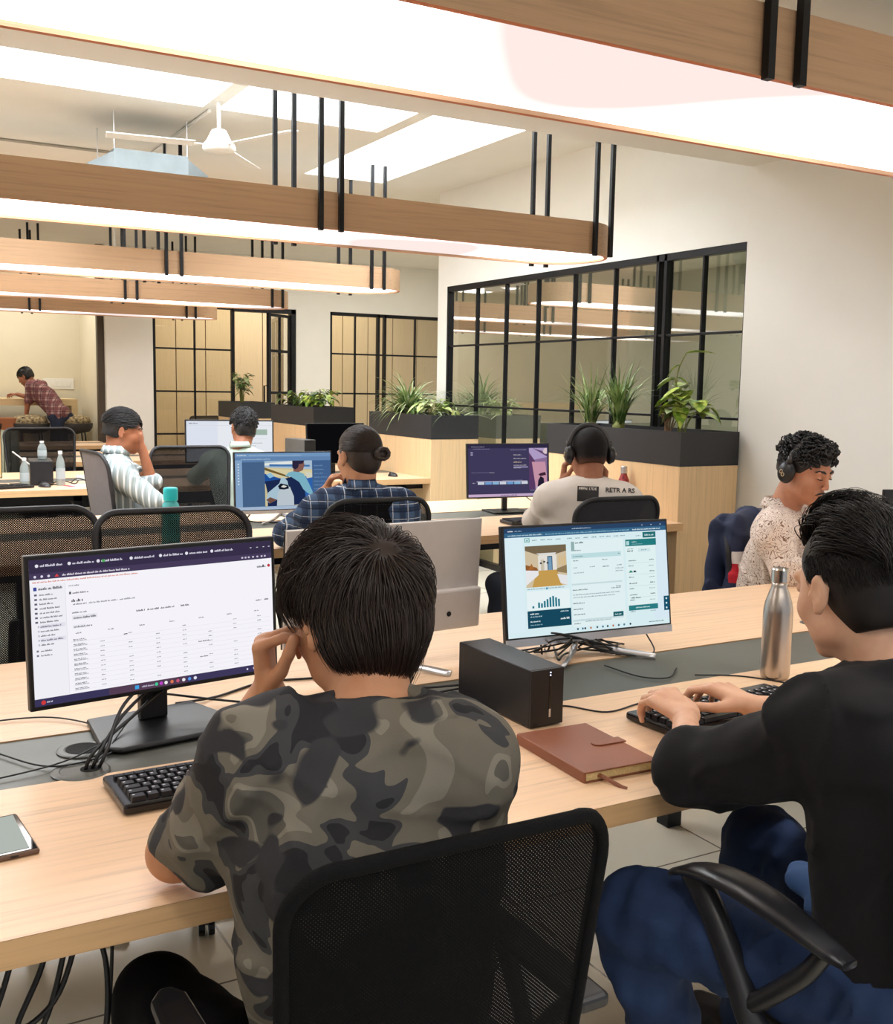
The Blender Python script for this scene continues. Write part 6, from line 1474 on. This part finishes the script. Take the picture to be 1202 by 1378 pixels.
# P3: floral shirt, headphones, on the far side of the nearest desk
root, B, hc = figure('person in a brown paisley shirt wearing headphones, looking down at the right', (3.25,2.915,1.175), (.12,-1.0), 18, 1.08, (3.23,3.01,1.005), (3.39,3.03,.94), (3.08,2.90,.94), (3.28,3.12,.52),
    [((3.08,2.90,.94),(3.075,2.82,.80),(3.30,2.66,.795),(.8,-.6,0),(0,0,1),-1,(.4,.4,.4,.4),None),((3.39,3.03,.935),(3.52,2.90,.80),(3.42,2.64,.795),(-.3,-1,0),(0,0,1),1,(.4,.4,.4,.4),None)],
    [((3.10,2.66,.50),(3.08,2.72,.08)),((3.34,2.62,.50),(3.36,2.68,.08))], PAIS, SK4, BLKT, sleeve=1.8, h=.0048, seed=3, ears=False, thick=.016)
face_parts(root, hc, B, 1.08)
v, fa = cap_mesh(hc, B, 1.08, grow=.001, low=-.035); acc = MB(); acc.add(v.tolist(), fa.tolist())
cm = curls(hc, B, 1.08, lambda u: u[2] > .12 and not (u[1] > .86), 520, 61, R=(.007,.015), off=.020, tr=.003)
acc.add(cm.v, cm.f); cm = curls(hc, B, 1.08, lambda u: u[1] > .5 and u[2] > .56, 130, 63, ctr=(0,.0,.036), R=(.008,.015), off=.020, tr=.003); acc.add(cm.v, cm.f)
cm = curls(hc, B, 1.08, lambda u: u[2] > -.3 and u[2] < .2 and u[1] < .1, 200, 64, R=(.004,.007), off=.003, tr=.0018); acc.add(cm.v, cm.f)
acc.build('hair', H3, root, smooth=True, world=True)
headphones('black over ear headphones on the paisley shirt person', hc, B, 1.08)
tag(MB().tube(bez([hc+B@V(-.02,.12,-.06), hc+B@V(-.03,.14,-.085), hc+B@V(-.05,.15,-.13)], 6), .0016, 6).build('headset_wire', CAB, smooth=True), 'thin black wire hanging in front of the paisley shirt person', 'wire')
# jacket on that chair
jr = thing('jacket', 'navy jacket with white and red stripes hung over a chair back', 'jacket', (3.27,3.26,.6))
fw = V(.342,-.94,0); rt = V(-.94,-.342,0); JC = V(3.265,3.255,0)
f = Field(V(2.86,2.96,.48), V(3.68,3.56,1.02), .007)
f.cap(JC-rt*.20+V(0,0,.905), JC+rt*.09+V(0,0,.90), .050, k=.03, flat=(fw,.7)); f.cap(JC-rt*.18+V(0,0,.93), JC+rt*.03+V(0,0,.925), .045, k=.03, flat=(fw,.7))
for q in (-.23,-.10,.02,.12): f.cap(JC+rt*q*.9-fw*.045+V(0,0,.90), JC+rt*q*1.08-fw*.055+V(0,0,.57), .060, .070, k=.03, flat=(fw,.55)); f.cap(JC+rt*q*.9+fw*.035+V(0,0,.90), JC+rt*q*1.08+fw*.06+V(0,0,.57), .060, .065, k=.03, flat=(fw,.55))
f.cap(JC+rt*.11+fw*.02+V(0,0,.86), JC+rt*.13+fw*.09+V(0,0,.58), .048, .045, k=.02); f.cap(JC-rt*.25+V(0,0,.86), JC-rt*.30+fw*.03+V(0,0,.58), .048, .045, k=.02)
f.disp(vnoise(77, 26, .005)); f.disp(ridge(78, 20, .008)); v, fa = f.mesh(); cen = v[fa].mean(1); a_ = (cen-JC)@rt; b_ = (cen-JC)@fw
stripe = (b_ > .045) & (np.abs(a_) > .06); zz = cen[:,2]; mi = np.where(stripe & (zz > .775) & (zz < .825), 1, np.where(stripe & (zz > .70) & (zz <= .775), 2, 0))
obj_np('shell', v, fa, [NAVY, WHJ, REDJ], jr, mi=mi, relax=1)

# P4: white tee, headphones, hands at face
s = 1.06; B0 = None
SL, SR = (2.815,4.015,.965), (3.085,3.815,.968)
root, B, hc = figure('person in an off-white printed T-shirt wearing headphones, seen from behind', (3.000,3.985,1.178), (.36,.93), 12, s, (2.975,3.940,1.045), SL, SR, (3.020,4.015,.52),
    [(SL,(2.885,4.245,.83),(2.945,4.115,1.03),(.1,-.0,1),(-.8,.5,0),1,(.9,.9,.9,.9),.8),(SR,(3.260,4.085,.815),(3.130,4.045,1.0),(-.1,0,1),(.9,.2,0),-1,(.9,.9,.9,.9),.8)],
    [((2.750,4.345,.50),(2.770,4.305,.08)),((3.080,4.405,.50),(3.110,4.365,.08))], TEE, SK3, plain('navy_trousers',(28,36,52),.85), sleeve=1.35, h=.0055, clothes='t_shirt', collar=False, seed=5, ears=True, thick=.020)
fade, nt, b = nodes_of('faded_hair'); setc(b, (20,17,18), .7, 0, .2)
tc = nt.nodes.new('ShaderNodeTexCoord'); sp = nt.nodes.new('ShaderNodeSeparateXYZ'); nz = nt.nodes.new('ShaderNodeTexNoise'); nz.inputs['Scale'].default_value = 220
mr_ = nt.nodes.new('ShaderNodeMapRange'); mr_.inputs['From Min'].default_value = 1.105; mr_.inputs['From Max'].default_value = 1.20
ad = nt.nodes.new('ShaderNodeMath'); ad.operation = 'MULTIPLY_ADD'; ad.inputs[1].default_value = .05; nt.links.new(tc.outputs['Object'], nz.inputs['Vector']); nt.links.new(tc.outputs['Object'], sp.inputs[0])
nt.links.new(nz.outputs['Fac'], ad.inputs[0]); nt.links.new(sp.outputs['Z'], ad.inputs[2]); nt.links.new(ad.outputs[0], mr_.inputs['Value'])
mx = nt.nodes.new('ShaderNodeMix'); mx.data_type = 'RGBA'; mx.inputs['A'].default_value = (*lin((140,92,68)),1); mx.inputs['B'].default_value = (*lin((20,17,18)),1)
nt.links.new(mr_.outputs['Result'], mx.inputs['Factor']); nt.links.new(mx.outputs['Result'], b.inputs['Base Color'])
f = Field(hc-.15, hc+.15, .0045); g = lambda x,y,z: hc+B@(V(x,y,z)*s); f.ell(g(0,-.013,.029), V(.0765,.0955,.0870)*s, B, 0); f.ell(g(0,-.036,-.030), V(.060,.058,.050)*s, B, .03)
f.ell(g(0,.092,-.030), V(.1,.085,.08)*s, B, .01, 's'); f.cut(g(0,-.05,-.052), B@V(0,-.1,-1), .12)
for q in (-1,1): f.ell(g(q*.088,.018,-.032), V(.026,.040,.040)*s, B, .008, 's')
v, fa = f.mesh(); MB().add(v.tolist(), fa.tolist()).build('hair', fade, root, smooth=True, world=True)
headphones('black over ear headphones on the off-white T-shirt person', hc, B, s)
# print on the back of the tee: follow the cloth with a projected mesh
tee = [o for o in kids(root) if o.name.startswith('t_shirt')][0]
from mathutils.bvhtree import BVHTree
tv = [Vector(p.co)+Vector(root.location) for p in tee.data.vertices]; tb = BVHTree.FromPolygons(tv, [p.vertices[:] for p in tee.data.polygons])
def print_on(name, shapes_mb, origin, right, up, inward, mat, parent):
    """drape flat artwork (x,z in metres) onto the cloth"""
    out = []; 
    for p in shapes_mb.v:
        q = Vector(origin)+Vector(right)*p[0]+Vector(up)*p[1]; hit = tb.ray_cast(q, Vector(inward)); out.append(tuple(hit[0]-Vector(inward)*.0022) if hit[0] else tuple(q+Vector(inward)*.12))
    m = MB(); m.v = out; m.f = shapes_mb.f; m.m = shapes_mb.m; return m.build(name, mat, parent, world=True)
def text_mb(txt, size, x0, z0):
    cu = bpy.data.curves.new('t', 'FONT'); cu.body = txt; cu.size = size; cu.offset = size*.03; cu.resolution_u = 2; o = bpy.data.objects.new('t', cu); COL.objects.link(o)
    dg = bpy.context.evaluated_depsgraph_get(); me = o.evaluated_get(dg).to_mesh(); m = MB(); m.add([(v.co.x+x0, v.co.y+z0, 0) for v in me.vertices], [tuple(p.vertices) for p in me.polygons]); o.evaluated_get(dg).to_mesh_clear(); bpy.data.objects.remove(o); return m
bk = nrm(V(-.60,-.80,.12)); rgt = nrm(np.cross(-bk, V(0,0,1))); upv = nrm(np.cross(rgt, -bk)); org = V(2.990,3.91,1.008)+bk*.35
INK = plain('black_print', (40,38,40), .8)
def fine(u0, v0, u1, v1, nu=10, nv=5):
    m = MB(); vs = [(u0+(u1-u0)*i/nu, v0+(v1-v0)*j/nv, 0) for j in range(nv+1) for i in range(nu+1)]
    m.add(vs, [(j*(nu+1)+i, j*(nu+1)+i+1, (j+1)*(nu+1)+i+1, (j+1)*(nu+1)+i) for j in range(nv) for i in range(nu)]); return m
print_on('print_block', fine(-.085,-.05,.012,.020), org, rgt, upv, -bk, INK, root)
print_on('print_text', text_mb('RETR A RS', .029, .042, -.004), org, rgt, upv, -bk, INK, root)
m = text_mb('PPPN 17DE', .017, -.079, .003); b_ = MB(); b_.v = m.v; b_.f = m.f; b_.m = m.m
print_on('print_block_text', b_, org+bk*0, rgt, upv, -bk, TEE, root).location += Vector(bk*.0025)

# P5: bun, blue check
s = 1.05; SL, SR = (1.665,4.07,.95), (1.955,3.87,.965)
root, B, hc = figure('person with a hair bun in a blue checked shirt, seen from behind', (1.815,3.985,1.186), (-.18,1), 10, s, (1.80,3.94,1.04), SL, SR, (1.85,4.0,.52),
    [(SL,(1.66,4.42,.815),(1.745,4.20,1.015),(.25,-.45,.75),(-.75,.5,.3),1,(.8,.9,1,1),.7),(SR,(2.15,4.20,.83),(2.05,4.42,.80),(-.3,1,0),(0,0,1),-1,(.4,.4,.4,.4),None)],
    [((1.68,4.42,.50),(1.70,4.38,.08)),((2.0,4.45,.50),(2.02,4.42,.08))], BPLAID, SK1, BLKT, sleeve=1.15, h=.0055, seed=7)
f = Field(hc-.17, hc+.17, .0045); g = lambda x,y,z: hc+B@(V(x,y,z)*s)
f.ell(g(0,-.014,.032), V(.078,.097,.088)*s, B, 0); f.ell(g(0,-.042,-.025), V(.062,.060,.062)*s, B, .03); f.ell(g(0,.098,-.030), V(.088,.085,.082)*s, B, .012, 's')
for q in (-1,1): f.ell(g(q*.088,.012,-.032), V(.026,.034,.036)*s, B, .008, 's')
v, fa = f.mesh(); acc = (v, fa); bc = V(.25,-.93,-.15)
S1 = strands(hc, B, s, sph(2200, lambda u: u[2] > -.55 and not (u[1] > .5 and u[2] < .3) and not (abs(u[0]) > .8 and u[2] < -.05 and u[1] > -.2), 71), lambda u: bc-u*(u@bc), .070, .003, .0013, 6, .06, 0, 72, ctr=(0,-.014,.032), rad=(.079,.098,.089))
acc = join(acc, S1); obj_np('hair', acc[0], acc[1], H1, root)
mb = MB()
for k in range(26):
    r_ = random.Random(k); R_ = .017+.006*r_.random(); mb.tube([g(.022+R_*1.25*math.cos(a)*(1+.1*r_.random())+.004*r_.random(), -.118-.010*r_.random()+.008*math.sin(a*2+k), -.006+R_*math.sin(a)) for a in [2*PI*i/12*0.93+k for i in range(13)]], .0055*s, 6)
mb.cyl(g(.022,-.108,-.006), g(.022,-.132,-.006), .020*s, .014*s, 14); mb.build('hair_bun', H1, root, smooth=True, world=True)
mb = MB()
rng_ = random.Random(8)
mb.build('hair_tie', H3, root) if False else None

# P6: curly head behind the blue screen
s = 1.04; SL, SR = (2.09,7.02,.93), (2.42,6.90,.93)
root, B, hc = figure('person with short curly black hair in a pale collar, behind the blue screen', (2.315,6.99,1.182), (-.05,1), 8, s, (2.27,6.94,1.03), SL, SR, (2.28,6.95,.52),
    [(SL,(2.08,7.35,.82),(2.2,7.6,.80),(0,1,0),(0,0,1),1,(.4,.4,.4,.4),None),(SR,(2.52,7.28,.82),(2.42,7.55,.80),(0,1,0),(0,0,1),-1,(.4,.4,.4,.4),None)],
    [((2.16,7.4,.50),(2.18,7.36,.08)),((2.4,7.4,.50),(2.42,7.36,.08))], GREENW, SK3, BLKT, sleeve=1.6, h=.0075, seed=9)
v, fa = cap_mesh(hc, B, s, grow=.003); acc = MB(); acc.add(v.tolist(), fa.tolist())
cm = curls(hc, B, s, lambda u: u[2] > -.55 and not (u[1] > .6 and u[2] < .3) and not (abs(u[0]) > .8 and u[2] < -.05 and u[1] > -.3), 520, 83, R=(.006,.010), off=.012, tr=.0028); acc.add(cm.v, cm.f)
acc.build('hair', H3, root, smooth=True, world=True)

# P7: striped shirt, profile to the right, hand on the face
s = 1.12; SL, SR = (1.40,6.56,.945), (1.30,6.17,.945)
root, B, hc = figure('person in a grey striped shirt in profile with a hand raised to the face', (1.372,6.38,1.186), (.90,-.18), 12, s, (1.325,6.375,1.045), SL, SR, (1.36,6.36,.52),
    [(SR,(1.485,6.08,.79),(1.50,6.34,.72),(1,.2,0),(0,0,1),-1,(.4,.4,.4,.4),None),(SL,(1.53,6.36,.88),(1.475,6.345,1.085),(-.12,.05,1),(.9,-.2,0),1,(.8,.8,.9,1.0),.55)],
    [((1.62,6.52,.50),(1.64,6.5,.08)),((1.60,6.18,.50),(1.64,6.18,.08))], GSTRIPE, SK3, plain('grey_jeans',(60,66,78),.85), sleeve=1.12, h=.0065, seed=11)
face_parts(root, hc, B, s, tache=True)
v, fa = cap_mesh(hc, B, s, grow=.000, low=-.04); S1 = strands(hc, B, s, sph(1900, lambda u: u[2] > -.05 and not (u[1] > .55 and u[2] < .4), 91), lambda u: V(-.3,1,.2), .045, .012, .0018, 5, .2, .2, 92)
acc = join((v, fa), S1); obj_np('hair', acc[0], acc[1], H3, root)

# P8: leaning over the low cabinet
s = 1.02; SL, SR = (2.02,14.85,1.40), (2.19,15.08,1.40)
root, B, hc = figure('person in a red checked shirt leaning on a low cabinet in the background', (1.985,15.045,1.515), (-.87,.49), 32, s, (2.085,14.99,1.425), (2.03,14.86,1.385), (2.19,15.12,1.385), (2.37,14.78,1.02),
    [((2.03,14.86,1.385),(1.985,14.93,1.16),(1.965,14.95,.985),(-.15,.1,-.9),(.6,.6,.1),1,(.5,.5,.5,.5),None),((2.19,15.12,1.385),(2.07,15.10,1.225),(1.90,15.22,1.275),(-.8,.5,0),(0,.2,1),-1,(.9,1.1,1.2,1.2),.4)],
    [((2.30,14.82,.52),(2.36,14.78,.07)),((2.40,14.88,.52),(2.46,14.84,.07))], RPLAID, SK3, plain('navy_jeans',(30,38,62),.85), sleeve=.85, h=.0075, seed=13, base=(2.38,14.8,0))
face_parts(root, hc, B, s, tache=True)
v, fa = cap_mesh(hc, B, s, grow=.005, low=-.05); S1 = strands(hc, B, s, sph(500, lambda u: u[2] > .2, 95), lambda u: V(-.1,1,.2), .05, .014, .002, 5, .2, .1, 96)
acc = join((v, fa), S1); obj_np('hair', acc[0], acc[1], H3, root)
# ================================================================== CAMERA, LIGHT, WORLD
def cam():
    F, yaw, pitch, roll = 1414.88, 0.511405667, 0.118755763, 0.0175782118
    cy, sy = math.cos(yaw), math.sin(yaw)
    f0 = Vector((sy,cy,0)); r0 = Vector((cy,-sy,0)); u0 = Vector((0,0,1))
    f = math.cos(pitch)*f0-math.sin(pitch)*u0; u = math.sin(pitch)*f0+math.cos(pitch)*u0
    r = math.cos(roll)*r0+math.sin(roll)*u; u2 = -math.sin(roll)*r0+math.cos(roll)*u
    c = bpy.data.cameras.new('camera'); c.sensor_fit = 'VERTICAL'; c.sensor_height = 36; c.lens = 36*F/1378
    c.clip_start = .05; c.clip_end = 100
    o = bpy.data.objects.new('camera', c); COL.objects.link(o)
    M = Matrix(((r.x,u2.x,-f.x,0),(r.y,u2.y,-f.y,0),(r.z,u2.z,-f.z,1.48),(0,0,0,1)))
    o.matrix_world = M; S.camera = o
cam()
def area(name, loc, size, energy, color=(1,1,1), rot=(0,0,0), sy=None):
    l = bpy.data.lights.new(name, 'AREA'); l.energy = energy; l.color = color; l.shape = 'RECTANGLE'; l.size = size; l.size_y = sy or size
    o = bpy.data.objects.new(name, l); COL.objects.link(o); o.location = loc; o.rotation_euler = rot; return o
# area lights without fixtures, filling the rooms and the aisle behind the camera
area('meeting_room_fill', (5.8, 6.2, 2.6), 1.2, 34, (1,.98,.94), sy=2.5)  # added to lift the interior behind the glass
area('timber_room_area_light', (5.5, 14.4, 3.0), 3.5, 60, (1,.95,.88), sy=1)  # plain area light, no fixture modelled
area('alcove_fill', (1.2, 14.9, 3.05), 3.0, 52, (1,.97,.9), sy=1.2)  # added fill that brightens the alcove, no lamp modelled
area('behind_camera_fill', (1.0, -.9, 2.7), 3.5, 40, (1,.96,.9), sy=1.0)  # added fill from behind the camera
for i_, (x_, y_) in enumerate(((2.4, .5), (.2, .2), (4.0, .9))):  # added spots that brighten the floor, not ceiling fixtures
    l_ = bpy.data.lights.new('floor_fill_spot', 'SPOT'); l_.energy = (150, 70, 150)[i_]; l_.spot_size = math.radians(95); l_.spot_blend = .6; l_.shadow_soft_size = .12; l_.color = (1,.97,.92)
    o_ = bpy.data.objects.new('floor_fill_spot', l_); COL.objects.link(o_); o_.location = (x_, y_, 2.71)
area('aisle_far_fill', (.2, 8.9, 3.1), 5, 80, (.96,.98,1), sy=1)  # fill light below solid ceiling, no opening here
area('recess_fill', (5.5, 11.0, 3.1), 2.4, 70, (1,.98,.94), sy=2)  # added fill for the recess, the ceiling above it is closed
W_ = bpy.data.worlds.new('world'); S.world = W_; W_.use_nodes = True
bg = W_.node_tree.nodes['Background']; bg.inputs[0].default_value = (*lin((235,240,248)),1); bg.inputs[1].default_value = .62
S.view_settings.view_transform = 'Standard'; S.view_settings.look = 'None'; S.view_settings.gamma = 1; S.view_settings.exposure = 0.0
S.view_settings.use_curve_mapping = False
S.cycles.max_bounces = 8; S.cycles.transparent_max_bounces = 24; S.cycles.use_denoising = True
S.cycles.sample_clamp_indirect = 4
